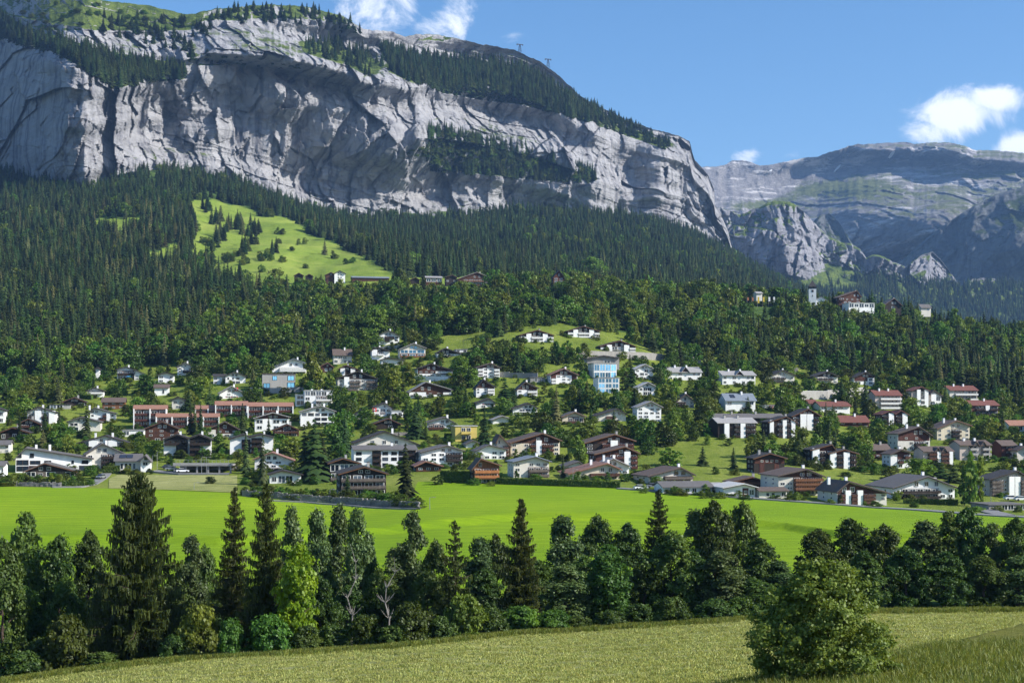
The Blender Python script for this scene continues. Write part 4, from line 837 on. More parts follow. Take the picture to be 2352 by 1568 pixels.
H(2,(268,560,1310,1222,385,1188,1225),'g','white','dark',['wgg.'],'small white cottage with a shallow dark gable among garden shrubs','the small white cottage','cottage','cottage',chim=0)
H(2,(812,1090,1282,1118,935,1078,1120),'g','dark','dark',['bbb','ggg'],'dark wooden chalet standing half hidden behind the large dark balcony chalet','the hidden dark chalet',gable='dark',rail='greywood',wood='dark')
H(2,(905,1340,1425,1215,1132,1155,1215),'g','dark','dark',['gWwgW','bbbb','bbbb'],'large dark brown chalet with two long grey wooden balconies above the stone wall','the large dark balcony chalet',rail='greywood',wood='dark',gable='dark',depth=15,bd=1.8)
H(2,(1030,1620,1165,998,1320,968,998),'e','white','grey',['w.bw.gb','w.bwwgb','w.bwwgb'],'long white apartment block with a grey roof in front of the stepped gable block','the long white block','apartment_block','apartment block',rail='dark',depth=12,fr='frame_dark')
H(2,(1032,1725,1010,935,1315,832,985),'g','offwhite','dark',['bsbsbsbb','bsbsbsbb'],'broad stepped gable apartment block with rows of dark balconies','the stepped gable block','apartment_block','apartment block',rail='dark',wood='dark',depth=14,gn=3,d=540)
H(2,(1640,2040,1152,1020,1885,962,1008),'g','white','grey',['ww.wb','wwwbb','.wwbb'],'white three storey gable house with a dark balcony side behind the small black chalet','the white gable house','apartment_house','house',rail='dark',wood='dark',yaw=5)
H(2,(1598,1838,1200,1145,1690,1107,1145),'g','dark','terra',['DDD'],'small black timber chalet with white window frames beside the long hedge','the small black chalet',chim=0,depth=8)
H(3,(-48,245,1345,1262,75,1212,1250),'g','white','grey',['.wwW','w.ww'],'white gable house with four storeys above the chalet with orange balconies','the white stepped house','apartment_house','house',rail='dark')
H(3,(-68,180,1565,1415,0,1338,1395),'g','brown','brown',['gWg','bbb','bbb'],'brown wooden chalet with two bright orange wooden balconies at the field edge','the orange balcony chalet',rail='orange',wood='wood',gable='wood',bd=1.9)
H(3,(150,268,1325,1165,175,1120,1215),'g','cream','brown',['wb','wb','wb'],'narrow brown and white stairwell wing left of the cream apartment house',None,'apartment_wing','apartment wing',chim=0,rail='brown',side=False)
H(3,(268,742,1312,1190,570,1105,1168),'g','cream','brown',['w.wbsbbw','w.wbsbbw','w.wbsbbw'],'cream apartment house with a brown balcony front and one tall white pier','the cream apartment house','apartment_block','apartment block',gable='brown',rail='brown',wood='brown',depth=15)
H(3,(295,642,1508,1362,500,1318,1362),'g','offwhite','blue',['w.bbb','w.bbb','w.www'],'white house with a pale blue grey roof and two grey balconies behind the hedge','the blue roofed house','apartment_house','house',rail='greywood',yaw=4,fr='frame')
H(3,(800,1288,1528,1468,1160,1380,1432),'g','cream','terra',['.gwWw','..bbb'],'cream house with a wide terracotta roof and a bay window behind the hedge','the terracotta house','villa','house',rail='brown',chim=2,depth=14)
H(3,(1085,1368,1480,1400,1205,1335,1405),'g','white','light',['..gw','W.g.'],'white house with a pale roof tucked behind the terracotta house','the pale roofed house','house','house',chim=2)
H(3,(945,1418,1292,1190,1222,1115,1172),'g','dark','brown',['w.bsbb','w.bsbb','w.bsbb'],'upper brown apartment house with one white pier behind its twin','the upper brown block','apartment_block','apartment block',gable='brown',rail='redbrown',wood='redbrown')
H(3,(1038,1450,1432,1292,1320,1228,1282),'g','brown','brown',['d.bbsb','d.bbsb','d.bbsb'],'lower brown apartment house with one white pier at the edge of the grassy slope','the lower brown block','apartment_block','apartment block',gable='brown',rail='redbrown',wood='redbrown')
H(3,(770,945,1445,1400,895,1362,1402),'g','white','grey',['ww'],'small white house with a grey roof left of the terracotta house',None,'cottage','cottage',chim=0)
H(3,(1515,1960,1562,1492,1830,1420,1482),'g','offwhite','brown',['w.WWw','w.bbbb'],'white chalet with a broad grey brown roof and long balcony left of the workshop','the broad roofed chalet',rail='greywood',depth=14,yaw=4,fr='frame_dark')
# ---- lowest row, right
H(4,(0,190,1397,1338,95,1312,1338),'e','white','light',['...W..'],'low white workshop wing with a flat pale roof and one barred window','the white workshop','workshop','workshop',chim=0,depth=10,side=False)
H(4,(165,480,1432,1345,360,1312,1342),'g','white','white',['..vDW'],'white workshop with a pale gable and brown double door at the field edge','the white workshop','workshop','workshop',chim=0,depth=12,ov=.7)
H(0,(1518,1640,1134,1117,1580,1108,1117),'e','white','grey',['.wwww.W'],'long low white shed with a grey roof beside the parked white pickup','the long low shed','shed','shed',chim=0,depth=9)
H(4,(232,575,1345,1292,432,1248,1295),'g','brown','brown',['wDdw','bbb'],'small brown chalet with a yellow shutter behind the white workshop','the small brown chalet',rail='wood',wood='brown',yaw=-5)
H(4,(492,768,1442,1372,630,1352,1372),'e','offwhite','brown',['.ww.W'],'small white garage with a brown tiled roof in front of the brown balcony hotel','the white garage','garage','garage',chim=0,depth=7)
H(4,(660,1098,1412,1235,930,1178,1242),'g','offwhite','brown',['w.gWgW','w2bbbb','w2bbbb','..bbbb'],'big chalet with three brown wooden balconies and a white plaster left wing','the brown balcony hotel','chalet_hotel','chalet',rail='wood',wood='brown',gable='brown',bd=1.9,depth=15)
H(4,(1190,1690,1502,1372,1300,1290,1395),'g','offwhite','brown',['bsbsbb..','bsbsbb.w','bsbsbb.w'],'timbered apartment house with slim white piers and a brown tiled roof by the road','the white piered house','apartment_block','apartment block',rail='brown',wood='brown',gable='brown',depth=14,chim=2)
H(4,(1690,2320,1452,1342,2030,1243,1345),'g','white','grey',['.bbbbbww','.bbbbb.w'],'wide white guest house with long dark balconies under a huge grey gable','the wide white guest house','guest_house','guest house',rail='dark',wood='grey',gn=3,depth=18,chim=1,bd=1.6)
H(5,(1440,1840,1330,1165,1735,1088,1145),'g','grey','dark',['bbWssb','bbWssb','bbWssb','bbWssb'],'grey white apartment block with tall white piers at the right edge of the village','the right edge apartment block','apartment_block','apartment block',rail='greywood',wood='dark')
H(5,(1435,1850,1475,1412,1640,1408,1412),'f','concrete','grey',['..gg.g'],'low concrete garage block with a parking deck beside the road at the right edge','the garage block','garage_block','garages',chim=0,depth=10)
# ---- second row, left
H(1,(1322,1625,927,805,1480,745,805),'g','brown','dark',['.www','DDD','DDD'],'dark brown timber chalet with white window frames below the orange roofed terrace','the timber chalet',rail='wood',wood='brown',gable='brown',gn=0)
H(1,(1895,2178,892,812,2050,745,812),'g','offwhite','brown',['www.','.DDD'],'white based chalet with a brown hipped roof and an arched gable window','the brown roofed chalet',wood='brown',gable='brown',gn=1,chim=0)
for gx, lab in (((1222,1518,795,625,1370,597,625),'upper left block of the orange roofed terrace with two bays and a white plinth'),((1425,2000,800,698,1700,672,698),'long front block of the orange roofed terrace with four bays'),
                ((1780,2015,700,625,1900,599,625),'short block of the orange roofed terrace behind the three tall spruces'),((1965,2255,700,590,2110,560,590),'rear block of the orange roofed terrace with blue grey balcony fronts'),((2258,2675,712,600,2466,572,600),'right hand block of the orange roofed terrace ending in a white wall')):
    n = 2 if gx[1]-gx[0] < 350 else 4 if gx[1]-gx[0] > 450 else 3
    r_ = 'bb'; H(1,gx,'e','white','orange',['bb'*n]*(3 if gx[2]-gx[3] > 150 else 2),lab,'the orange roofed terrace','terraced_house','terraced house',rail='redbrown',wood='redbrown',gl='glass',chim=0,depth=9,group='orange roofed terraced blocks')
    e_ = HOUSES[-1]
    ox, oy, s_ = FCROP[1]; dd = e_[4]; m_ = dd/F_; w_ = (gx[1]-gx[0])*s_*m_*.965; par = [o for o in COL.objects if o.get('label') == lab][0]; hl_ = (gx[2]-gx[3])*s_*m_
    for k in range(n+1): put('dividing_wall', ubox('white'), par, (-w_/2+w_*k/n, -.95, hl_/2-1.5), (.45, 2.1, hl_+2.9))
H(1,(2000,2225,530,482,2110,422,480),'g','white','light',['.rr.','.w..'],'white cottage with a pale roof and red shutters beside the red flag','the flag cottage','cottage','cottage',yaw=5)
H(1,(2055,2240,405,325,2140,292,330),'g','white','dark',['.WW.','vvw.'],'white gable house with a terrace left of the concrete house','the white terrace house','country_house','house',fr='frame_dark')
H(1,(1946,2058,408,328,2000,312,328),'e','white','dark',['w.w','W.w'],'low white wing with a dark roof left of the white terrace house',None,'house_wing','house',chim=0)
H(2,(200,508,452,312,350,304,312),'f','grey','brown',['W..g','.w.W'],'grey concrete modern house with large blue windows behind a pale garden wall','the concrete house','concrete_house','house',gl='bluegl',chim=0,depth=10,fr='frame_dark')
H(1,(1617,1758,325,245,1690,207,245),'g','white','grey',['w.w','wbb','w.w'],'tall white house with a grey gable at the forest edge above the round green tree','the tall white house','house','house',rail='dark')
H(1,(1442,1588,392,318,1510,297,318),'g','white','dark',['W.w','W.w'],'white house with a flat dark gable below the tall white house',None,'house','house',chim=0)
H(1,(1068,1228,362,268,1150,243,275),'g','white','dark',['gg.','bbb'],'left white half of the double house with the blue parasol at the forest edge','the parasol house','double_house','house',rail='dark')
H(1,(1225,1338,365,290,1228,268,318),'g','white','dark',['wg.','w.w'],'right white half of the double house with the blue parasol at the forest edge','the parasol house','double_house','house',chim=0)
H(1,(1408,1540,506,430,1475,406,430),'e','white','brown',['..w.'],'small blank white house with a brown roof above the orange roofed terrace',None,'cottage','cottage',chim=0)
H(1,(792,943,522,462,865,436,462),'g','white','dark',['.g.','bbb'],'small white chalet with three arched windows below the dark spruces','the small white chalet',rail='frame',chim=1)
H(1,(1567,1682,632,545,1620,517,545),'g','offwhite','dark',['w','ww'],'narrow white house half hidden by round garden trees',None,'cottage','cottage',chim=0)
H(1,(578,782,606,562,680,522,562),'g','dark','dark',['.dW'],'black chalet with a white end wall above the curved hedge','the black chalet',wood='dark')
H(1,(932,1140,632,560,1040,528,560),'e','wood','brown',['DDD','DDD'],'long brown wooden house in the shade of the trees','the long brown house','wooden_house','house',wood='wood',chim=0)
H(1,(452,640,632,592,550,584,592),'f','grey','dark',['gg.'],'low grey flat roofed annex beside the black chalet',None,'annex','annex',chim=0)
H(1,(250,512,765,655,350,612,660),'g','white','dark',['bsbs','bsbs'],'white house with two bright piers between the two dark spruces','the two piered house','house','house',rail='dark',wood='dark')
H(1,(822,1048,742,660,862,617,668),'g','white','grey',['..bbsw','w..bsw'],'white stepped house with a bright blank left wing and a dark bay','the stepped white house','house','house',rail='brown',wood='dark',chim=2)
H(1,(622,915,832,742,745,702,745),'g','offwhite','grey',['g..','W..'],'white gable house with an open porch behind the light green conifer','the porch house','house','house',rail='frame')
H(1,(165,370,830,762,262,717,765),'g','dark','dark',['ddW.','bbw.'],'dark chalet with a white right half in front of the two piered house','the half white chalet',wood='dark')
H(1,(2,265,912,842,120,797,842),'g','dark','dark',['w.bbb'],'low dark chalet with one long white balcony near the left edge','the white balcony chalet',rail='frame',wood='dark')
H(1,(-70,42,762,640,-20,618,640),'g','white','dark',['.w','.w'],'white house cut by the left edge of the village',None,'house','house',chim=0)
H(1,(-60,90,1032,950,15,920,950),'e','offwhite','grey',['..w','..w'],'beige house with a grey hipped roof at the left edge',None,'house','house',chim=0)
H(1,(-40,38,1292,1142,0,1112,1142),'e','white','grey',['..w','..w'],'bright white house wall in the lower left corner of the village',None,'house','house',chim=0)
H(1,(872,905,352,262,888,250,262),'g','white','dark',['.','.'],'slim white house end standing among the dark spruces at the forest edge',None,'house','house',chim=0)
H(1,(1115,1318,880,828,1215,815,828),'f','white','light',['W.W'],'low white carport annex left of the timber chalet',None,'carport','carport',chim=0)
# ---- middle
H(2,(292,608,310,250,490,172,212),'g','white','blue',['ggggg','.bbbb','.bbbb'],'large white gable house with three tiers of balconies above the concrete house','the tiered white house','apartment_house','house',rail='frame')
H(2,(850,1022,217,130,935,84,130),'e','offwhite','brown',['W.ww','wgg.'],'chalet with a brown wooden top floor, white base and grey roof among the upper trees','the wood topped chalet',wood='brown',chim=1,rail='frame')
H(2,(1192,1368,187,95,1255,66,100),'g','white','dark',['..W','sb.'],'white box shaped house with a dark gable on the steep garden','the white box house','house','house',rail='frame',wood='dark',gable='dark')
H(2,(1452,1695,162,85,1582,32,72),'g','offwhite','light',['bbb','ggg'],'chalet with a tan gable and big blue glazed balconies at the top of the village','the blue glazed chalet',rail='wood',wood='wood',gl='bluegl',gable=None)
H(2,(1792,2020,162,115,1870,76,125),'g','white','dark',['W.w.'],'white bungalow with a dark gable and a mast behind it','the white bungalow','bungalow','bungalow',gable='dark')
H(2,(1968,2072,130,88,2020,83,88),'f','white','light',['g.g'],'small white carport frame right of the white bungalow',None,'carport','carport',chim=0)
H(2,(1285,1492,237,180,1345,165,182),'g','white','dark',['w..W'],'low white house half hidden behind a green tree below the white box house',None,'cottage','cottage',chim=0)
H(2,(1612,1945,337,262,1742,217,275),'g','white','dark',['w.wwbb','DDDbbb'],'white chalet with a wide brown gable on a long white garden wall','the long walled chalet',rail='frame',gable='brown',wood='brown')
H(3,(-32,185,602,505,95,468,505),'g','white','brown',['bwwb','bwwb','bwwb'],'white three storey house with a wood framed gable and side balconies','the wood framed house','apartment_house','house',rail='frame',gable='brown')
H(2,(722,850,297,245,798,207,245),'g','brown','brown',['.ww'],'small chalet with a reddish gable and white base under the forest','the reddish chalet',gable='redbrown',chim=0)
H(2,(905,1105,322,260,962,232,275),'g','dark','dark',['s.sb','s.sb'],'dark chalet with white piers behind the large grey apartment house',None,rail='dark',wood='dark',gable='dark')
H(2,(885,1262,467,348,1072,284,352),'g','offwhite','dark',['gBBwBB','wsBBwBB','wsBBwBB'],'large grey white apartment house with three tiers of dark balconies under a black gable','the large grey apartment house','apartment_block','apartment block',rail='greywood',gable='dark',depth=14)
H(2,(1535,1935,522,472,1692,384,452),'g','white','light',['g.g.w','..DDb'],'white house with a large brown triangular gable behind the garden trees','the triangle gable house','house','house',gable='brown',wood='brown',rail='frame')
H(3,(-40,138,772,690,28,618,680),'g','white','dark',['.www','w.wbb','w.wbb'],'white house with a dark wooden gable and side balconies left of the brownish larch',None,'apartment_house','house',gable='brown',rail='frame')
H(2,(585,848,607,475,715,456,475),'f','white','white',['W.b.w','W.bbb','gggg.'],'bright white flat roofed modern villa with stacked terraces','the flat roofed villa','villa','villa',rail='frame',chim=2,depth=12)
H(2,(507,592,600,500,550,492,500),'f','white','light',['g','W'],'low left wing of the flat roofed villa with a grey roof',None,'villa_wing','villa',chim=0,depth=8)
H(2,(548,868,787,652,732,600,648),'g','white','light',['..WWw','..WWw','wWwWw'],'tall white gable house with three rows of wide windows below the flat roofed villa','the tall white gable house','apartment_house','house',chim=2,fr='frame_dark')
H(2,(132,452,827,712,300,664,702),'g','white','light',['w.wW','W.Ww'],'white chalet with a wide balcony under a brown gable below the orange roofed terrace','the white gable chalet',gable='redbrown',rail='frame')
H(2,(302,540,882,818,430,768,818),'g','brown','dark',['www','bbb'],'dark wooden chalet with one long balcony in front of the tall white gable house','the long balcony chalet',gable='brown',rail='brown',wood='dark')
H(2,(1218,1385,702,608,1320,573,620),'g','white','dark',['wbw','wgw'],'small bright white gable house with tall windows beside the red flag','the bright gable house','house','house',rail='frame')
H(2,(1380,1490,715,655,1435,640,655),'f','white','white',['.w'],'low white extension with a rounded doorway right of the bright gable house',None,'house_wing','house',chim=0,depth=7)
H(2,(1212,1470,812,762,1350,714,765),'g','dark','dark',['ddw.'],'low dark chalet with a white end wall under the bright gable house',None,wood='dark')
H(2,(1055,1178,722,672,1110,634,672),'g','white','dark',['w.'],'white gable half hidden behind the round yellow green tree',None,'cottage','cottage',chim=0)
H(2,(1705,1972,817,748,1868,704,762),'g','white','grey',['bbb.w'],'chalet with a dark balcony half and a white right half above the clipped hedge','the half balcony chalet',rail='brown',wood='brown')
H(2,(1958,2165,927,800,2060,778,800),'f','yellow','white',['.wW.','.bb.'],'yellow modern house with a pale flat roof','the yellow house','villa','house',rail='yellow',wood='yellow',chim=0,depth=11)
H(2,(2150,2330,617,572,2268,533,570),'g','white','dark',['.g..','.rr'],'white chalet with red shutters under a dark gable','the red shutter chalet',chim=0)
H(2,(2060,2168,980,945,2120,915,935),'g','white','grey',['.W'],'small white house with a grey roof right of the yellow house',None,'cottage','cottage',chim=0)
# ---- upper right of centre
H(0,(1362,1418,872,838,1390,833,838),'f','white','light',['gggg','gggg'],'upper glass fronted block of the terraced blue office building','the blue glass building','glass_building','office building',gl='bluegl',chim=0,depth=11,fr='frame')
H(0,(1372,1424,904,869,1398,866,869),'f','white','light',['ggg','ggg','ggg'],'lower glass fronted block of the terraced blue office building','the blue glass building','glass_building','office building',gl='bluegl',chim=0,depth=9,fr='frame')
H(3,(965,1280,545,425,1120,398,418),'g','concrete','grey',['....','..W.'],'grey concrete hall wall behind the blue glass building','the concrete hall','concrete_hall','hall',chim=0,depth=8,ov=.3)
H(3,(1408,1586,612,518,1500,478,518),'g','white','white',['.w.w','.gw.','w.gw'],'white gable house with a tall glazed middle bay right of the blue glass building','the upper glazed bay house','house','house',chim=0)
H(3,(1440,1612,762,682,1525,642,682),'g','white','white',['.gg.','wgg.'],'white gable house with a glazed middle bay below its twin','the lower glazed bay house','house','house',chim=0)
H(3,(1705,2032,622,545,1870,502,545),'e','white','light',['w.w.w.w','w.W..ww'],'long white house with a small brown cross gable left of the bushy ash tree','the left cross gable house','long_house','house',peaks=[(.5,.11,1.0)],gable='brown',wood='brown',chim=2)
H(4,(155,482,408,318,320,283,318),'e','white','light',['w.w.w.w','w.W..ww'],'long white house with a small brown cross gable right of the bushy ash tree','the right cross gable house','long_house','house',peaks=[(.5,.11,1.0)],gable='brown',wood='brown',chim=2)
H(3,(355,680,277,212,520,166,212),'g','dark','dark',['bsbbsb','bsbbsb'],'white piered house on the upper meadow farthest left','the left meadow house','meadow_house','house',rail='frame',wood='dark',ov=.4,group='piered houses on the upper meadow')
H(3,(785,1100,237,175,940,131,175),'g','dark','dark',['bsbbsb','bsbbsb'],'white piered house highest on the upper meadow against the wood','the highest meadow house','meadow_house','house',rail='frame',wood='dark',ov=.4,group='piered houses on the upper meadow')
H(3,(1080,1428,372,314,1270,262,312),'g','dark','dark',['bsggsb','bsggsb'],'white piered house with an arched glass front lowest on the upper meadow','the arched glass house','meadow_house','house',rail='frame',wood='dark',ov=.4,group='piered houses on the upper meadow')
H(3,(635,895,657,570,762,518,572),'g','white','terra',['b.w.b','b.wwd','dww.d'],'white house with brown balcony sides and red roof edge left of the glass building','the red edged house','apartment_house','house',gable='redbrown',rail='frame',wood='redbrown')
H(3,(335,528,772,705,412,640,690),'g','white','brown',['w.bb','w.bb'],'white chalet with a large brown gable right of the brownish larch',None,gable='brown',rail='frame')
H(3,(455,600,642,600,530,592,600),'f','concrete','grey',['.gg.'],'low concrete garages with a grass roof behind the brown gable chalet',None,'garages','garages',chim=0,depth=7)
H(3,(1425,1660,1007,865,1552,816,865),'g','white','light',['.w.w','wW.w','wwww','w.ww'],'white four storey house wrapped in white balcony bands','the banded white house','apartment_house','house',chim=0,rail='frame')
H(3,(1785,1958,872,812,1872,750,812),'g','offwhite','brown',['bb.w','bb.w'],'small chalet with a dark balcony half and a white half on the hillside','the hillside chalet',rail='dark',wood='dark')
H(3,(745,960,1017,952,860,910,950),'g','cream','grey',['.bbw'],'cream cottage with a low grey gable on the lawn','the cream cottage','cottage','cottage',rail='brown')
H(3,(1042,1340,1002,945,1250,884,932),'g','offwhite','dark',['..w.w.','..bb..'],'low off white chalet with a dark roof behind a small spruce','the low off white chalet',rail='brown',chim=0)
H(3,(295,528,932,880,440,832,875),'g','white','dark',['.ww.','.ggg'],'white chalet with a dark shallow gable behind a pair of conifers','the shallow gable chalet',chim=0)
H(3,(112,298,1012,980,200,948,978),'g','white','light',['...'],'small plain white house with a pale gable',None,'cottage','cottage',chim=0)
H(4,(602,835,397,325,712,276,322),'g','offwhite','dark',['bbb.w','bbb.w'],'chalet with dark balconies left and a white right part at the forest edge',None,rail='dark',wood='offwhite')
H(4,(985,1232,397,335,1120,289,330),'g','offwhite','dark',['w.w.w','bbbb.'],'chalet with a dark gable and a dark balcony line at the forest edge','the dark lined chalet',rail='dark',wood='offwhite',gable='dark')
H(4,(1358,1563,410,340,1472,294,330),'g','white','dark',['g.w','ddw'],'chalet with a reddish brown left half and white right half at the forest edge','the half brown chalet',wood='redbrown',gable='redbrown')
H(4,(185,480,652,545,330,490,545),'e','white','blue',['..w.','w..w'],'white house with a blue grey roof and skylights on the hillside','the skylight house','house','house',solar=1,chim=1)
H(4,(552,640,627,592,596,588,592),'f','white','light',['.D'],'small white garage with a dark red door',None,'garage','garage',chim=0,depth=6,wood='shutter')
H(4,(110,488,892,752,300,712,752),'e','dark','light',['dsdbsbb','dsdbsbb','dsdbsbb'],'long dark apartment house with white piers and a flat pale roof','the long piered block','apartment_block','apartment block',rail='dark',wood='dark',depth=11,chim=2)
H(4,(75,760,760,705,400,675,705),'e','dark','grey',['dddddd'],'long dark roofed block behind the long piered block',None,'apartment_block','apartment block',wood='dark',chim=2,depth=9)
H(4,(575,842,892,745,740,698,745),'g','dark','dark',['sdbsbs','sdbsbs','sdbsbs'],'dark gable apartment house with white piers between two long dark blocks','the middle piered block','apartment_block','apartment block',rail='dark',wood='dark',gable='brown')
H(4,(790,1068,817,692,945,628,690),'g','dark','dark',['bssb','bssb','bssb'],'dark apartment house with a broad white panel under a brown gable','the white panel block','apartment_block','apartment block',rail='dark',wood='dark',gable='redbrown')
H(4,(1045,1345,667,598,1190,562,598),'e','white','red',['.WW..','w.WW.'],'white villa with a red tiled roof and terrace','the red roofed villa','villa','villa',rail='frame',chim=1)
H(4,(952,1032,612,572,992,546,572),'e','offwhite','red',['.w'],'tiny cottage with a red tiled roof left of the red roofed villa',None,'cottage','cottage',chim=0,depth=6)
H(4,(1222,1520,802,742,1370,692,742),'e','redbrown','red',['..ddD','w.DDd'],'house with a wide red tiled roof half hidden by round trees','the hidden red roof house','house','house',wood='redbrown',chim=1)
H(5,(330,612,482,340,470,298,340),'e','pink','red',['.bbbbb','.bbbbb','.bbbbb'],'tall house with a red tiled roof and white framed balconies','the red roofed balcony house','apartment_house','house',rail='frame',wood='redbrown',chim=2)
H(5,(400,532,648,530,478,498,525),'g','redbrown','red',['bs','bs','bs'],'left half of the dark red twin gable house','the twin gable house','twin_house','house',rail='dark',wood='dark',gable='redbrown',chim=0,group=None)
H(5,(534,665,648,525,585,496,535),'g','redbrown','red',['bs','bs','bs'],'right half of the dark red twin gable house','the twin gable house','twin_house','house',rail='dark',wood='dark',gable='redbrown',chim=0)
H(5,(548,900,890,720,770,655,735),'g','offwhite','brown',['..wbbw','..wbbw','dDdDdd'],'white house with a dark upper storey and a dark middle bay','the dark topped house','apartment_house','house',rail='dark',wood='redbrown',gable='redbrown',chim=2)
H(5,(932,1290,795,668,1135,594,640),'g','cream','brown',['w.wbb.w','w.wbb.w','w.wbb.w'],'tall cream house with a full height dark recess under a brown roof','the dark recess house','apartment_house','house',rail='dark',wood='dark',chim=2)
H(5,(1155,1490,987,828,1320,792,828),'e','pink','brown',['..gg.gg','..bb.bb','..bb.bb'],'pinkish apartment house with a brown roof and dark dormers near the right edge','the pink apartment house','apartment_block','apartment block',rail='grey',wood='brown',chim=2,peaks=[(.5,.07,.8),(.74,.07,.8)])
H(5,(798,1118,1022,888,960,852,888),'e','pink','brown',['.bbsbbs','.bbsbbs','.bbsbbs'],'pinkish apartment house with a brown roof behind the dark conifers','the lower pink house','apartment_block','apartment block',rail='brown',wood='brown',chim=0,peaks=[(.45,.07,.8),(.68,.07,.8)])
H(5,(308,500,968,872,400,828,872),'e','brown','brown',['.bsbs','dddds'],'brown left wing with a tiled roof joined to the white stepped gable house',None,'house_wing','house',rail='brown',wood='redbrown',chim=1)
H(5,(485,700,1062,918,592,878,905),'g','white','brown',['.w.','.bw','.db'],'white stepped gable house with a red brown gable panel','the stepped gable house','house','house',rail='brown',wood='redbrown',gable='redbrown')
H(5,(1572,1728,987,830,1650,792,830),'e','redbrown','brown',['dwd','dbb','dbb'],'red brown house wing with a tiled roof near the right edge',None,'house_wing','house',rail='brown',wood='redbrown',chim=0)
H(5,(1726,1850,1000,880,1800,845,880),'g','offwhite','brown',['.w','.w'],'off white house end cut by the right edge',None,'house','house',chim=1)
H(5,(692,872,452,298,792,264,300),'g','pink','red',['.sbs','.sbs','.sgs'],'tall pinkish house with a red roof and white framed glass front','the framed glass house','apartment_house','house',rail='frame',wood='dark',gable='dark',chim=0)
H(5,(872,998,457,330,905,298,350),'g','white','brown',['g.','sg'],'white framed annex right of the framed glass house',None,'house_annex','house',chim=0,rail='frame')
H(5,(1058,1362,397,292,1210,252,292),'e','offwhite','red',['.bbbbb','.bbbbb'],'house with a red tiled roof highest on the right against the forest','the highest red roof house','apartment_house','house',rail='frame',wood='brown',chim=2)
H(5,(1262,1568,545,438,1420,397,438),'e','redbrown','red',['.bbbbb','.bbsbb'],'dark house with a red tiled roof and one pale green pier','the green pier house','apartment_house','house',rail='dark',wood='redbrown',chim=1)
H(5,(1645,1850,702,632,1745,594,632),'e','white','orange',['.WW.'],'house with an orange brown roof and a glazed conservatory at the right edge','the conservatory house','house','house',chim=0)
H(4,(442,748,1217,1075,592,1032,1075),'g','dark','dark',['sdssds','sdssds','dDDDDd'],'dark chalet with a broad white centre panel on the grassy slope','the white centred chalet',rail='dark',wood='redbrown',gable='dark',chim=2)
H(4,(962,1200,1152,998,1162,952,1000),'g','dark','dark',['sbs','sbb','sbb'],'upper left dark chalet with a white side wall and chimney on the grassy slope','the paired slope chalet',rail='dark',wood='redbrown',gable='redbrown',chim=1)
H(4,(1120,1400,1170,1030,1270,998,1032),'g','dark','dark',['sbsb','sbsb','sbsb'],'lower right dark chalet with two white piers on the grassy slope','the paired slope chalet',rail='dark',wood='redbrown',gable='redbrown',chim=1)
# ---- ridge farms and the far hill
H(6,(532,640,325,250,585,223,250),'g','white','dark',['.ww.','.ww.','.ww.'],'white farmhouse gable beside the dark barn on the ridge','the ridge farmhouse','farmhouse','farmhouse',chim=0,d=1235)
H(6,(445,532,325,265,500,240,255),'g','brown','dark',['ddd'],'dark wooden barn left of the white farmhouse gable',None,'barn','barn',chim=0,d=1236,wood='brown')
H(6,(700,1075,322,292,885,276,292),'e','brown','blue',['dddddddd'],'long brown cowshed with a pale blue grey roof on the ridge','the long cowshed','cowshed','cowshed',chim=0,d=1236,wood='brown')
H(6,(1272,1368,352,312,1330,290,312),'g','dark','dark',['.'],'small dark barn farthest left of the ridge hamlet',None,'barn','barn',chim=0,d=1225)
H(6,(1425,1592,342,290,1510,274,290),'e','redbrown','light',['WWW'],'ridge house with a pale flat roof and a band of windows',None,'farmhouse','farmhouse',chim=0,d=1225)
H(6,(1622,1732,337,285,1690,266,285),'g','dark','dark',['w.w','...'],'dark chalet with a white lower wall left of the big ridge chalet',None,chim=0,d=1225)
H(6,(1738,2055,355,305,1932,238,285),'g','brown','light',['.wgwgw','.bbbb.'],'big ridge chalet with a wide wooden gable and white base','the big ridge chalet',rail='wood',wood='brown',gable='brown',chim=1,d=1222)
H(6,(142,228,287,268,185,247,268),'g','dark','dark',['.'],'left of two tiny dark hay barns below the alp',None,'hay_barn','barn',chim=0,d=1290)
H(6,(252,322,297,275,286,257,275),'g','dark','dark',['.'],'right of two tiny dark hay barns below the alp',None,'hay_barn','barn',chim=0,d=1290)
H(6,(970,1172,945,850,1060,808,862),'g','white','dark',['w.w.','wb.w','wbbw'],'white three storey chalet alone under the forest with a mast beside it','the lone white chalet',rail='dark',fr='frame_dark')
H(7,(910,1095,342,290,1060,238,280),'g','brown','brown',['.ww.w','bDDD'],'big brown hill hotel with a steep brown roof right of the church','the hill hotel','hill_hotel','hotel',wood='brown',rail='brown',chim=1,d=1112,depth=16,gable='brown')
H(7,(985,1205,372,335,1095,330,335),'f','white','white',['gWgWg'],'low white terrace annex in front of the hill hotel','the hotel annex','hotel_annex','hotel',chim=1,d=1100)
H(7,(1265,1410,385,345,1345,298,350),'g','dark','grey',['.w.'],'dark gable house with a grey roof right of the hill hotel',None,'hill_house','house',chim=1,d=1105)
H(7,(1550,1635,398,366,1600,342,366),'e','offwhite','grey',['.w'],'small house with a grey roof among the hill trees farthest right',None,'hill_house','house',chim=0,d=1098)
H(7,(280,328,276,256,305,244,256),'e','offwhite','light',['...'],'tiny pale roofed hut left of the church behind the yellow banners',None,'hut','hut',chim=0,d=1108)
H(0,(1270,1296,650,637,1284,621,637),'g','redbrown','dark',['ww','ww'],'dark red chalet alone among the leafy trees on the hilltop',None,chim=0,d=1095)
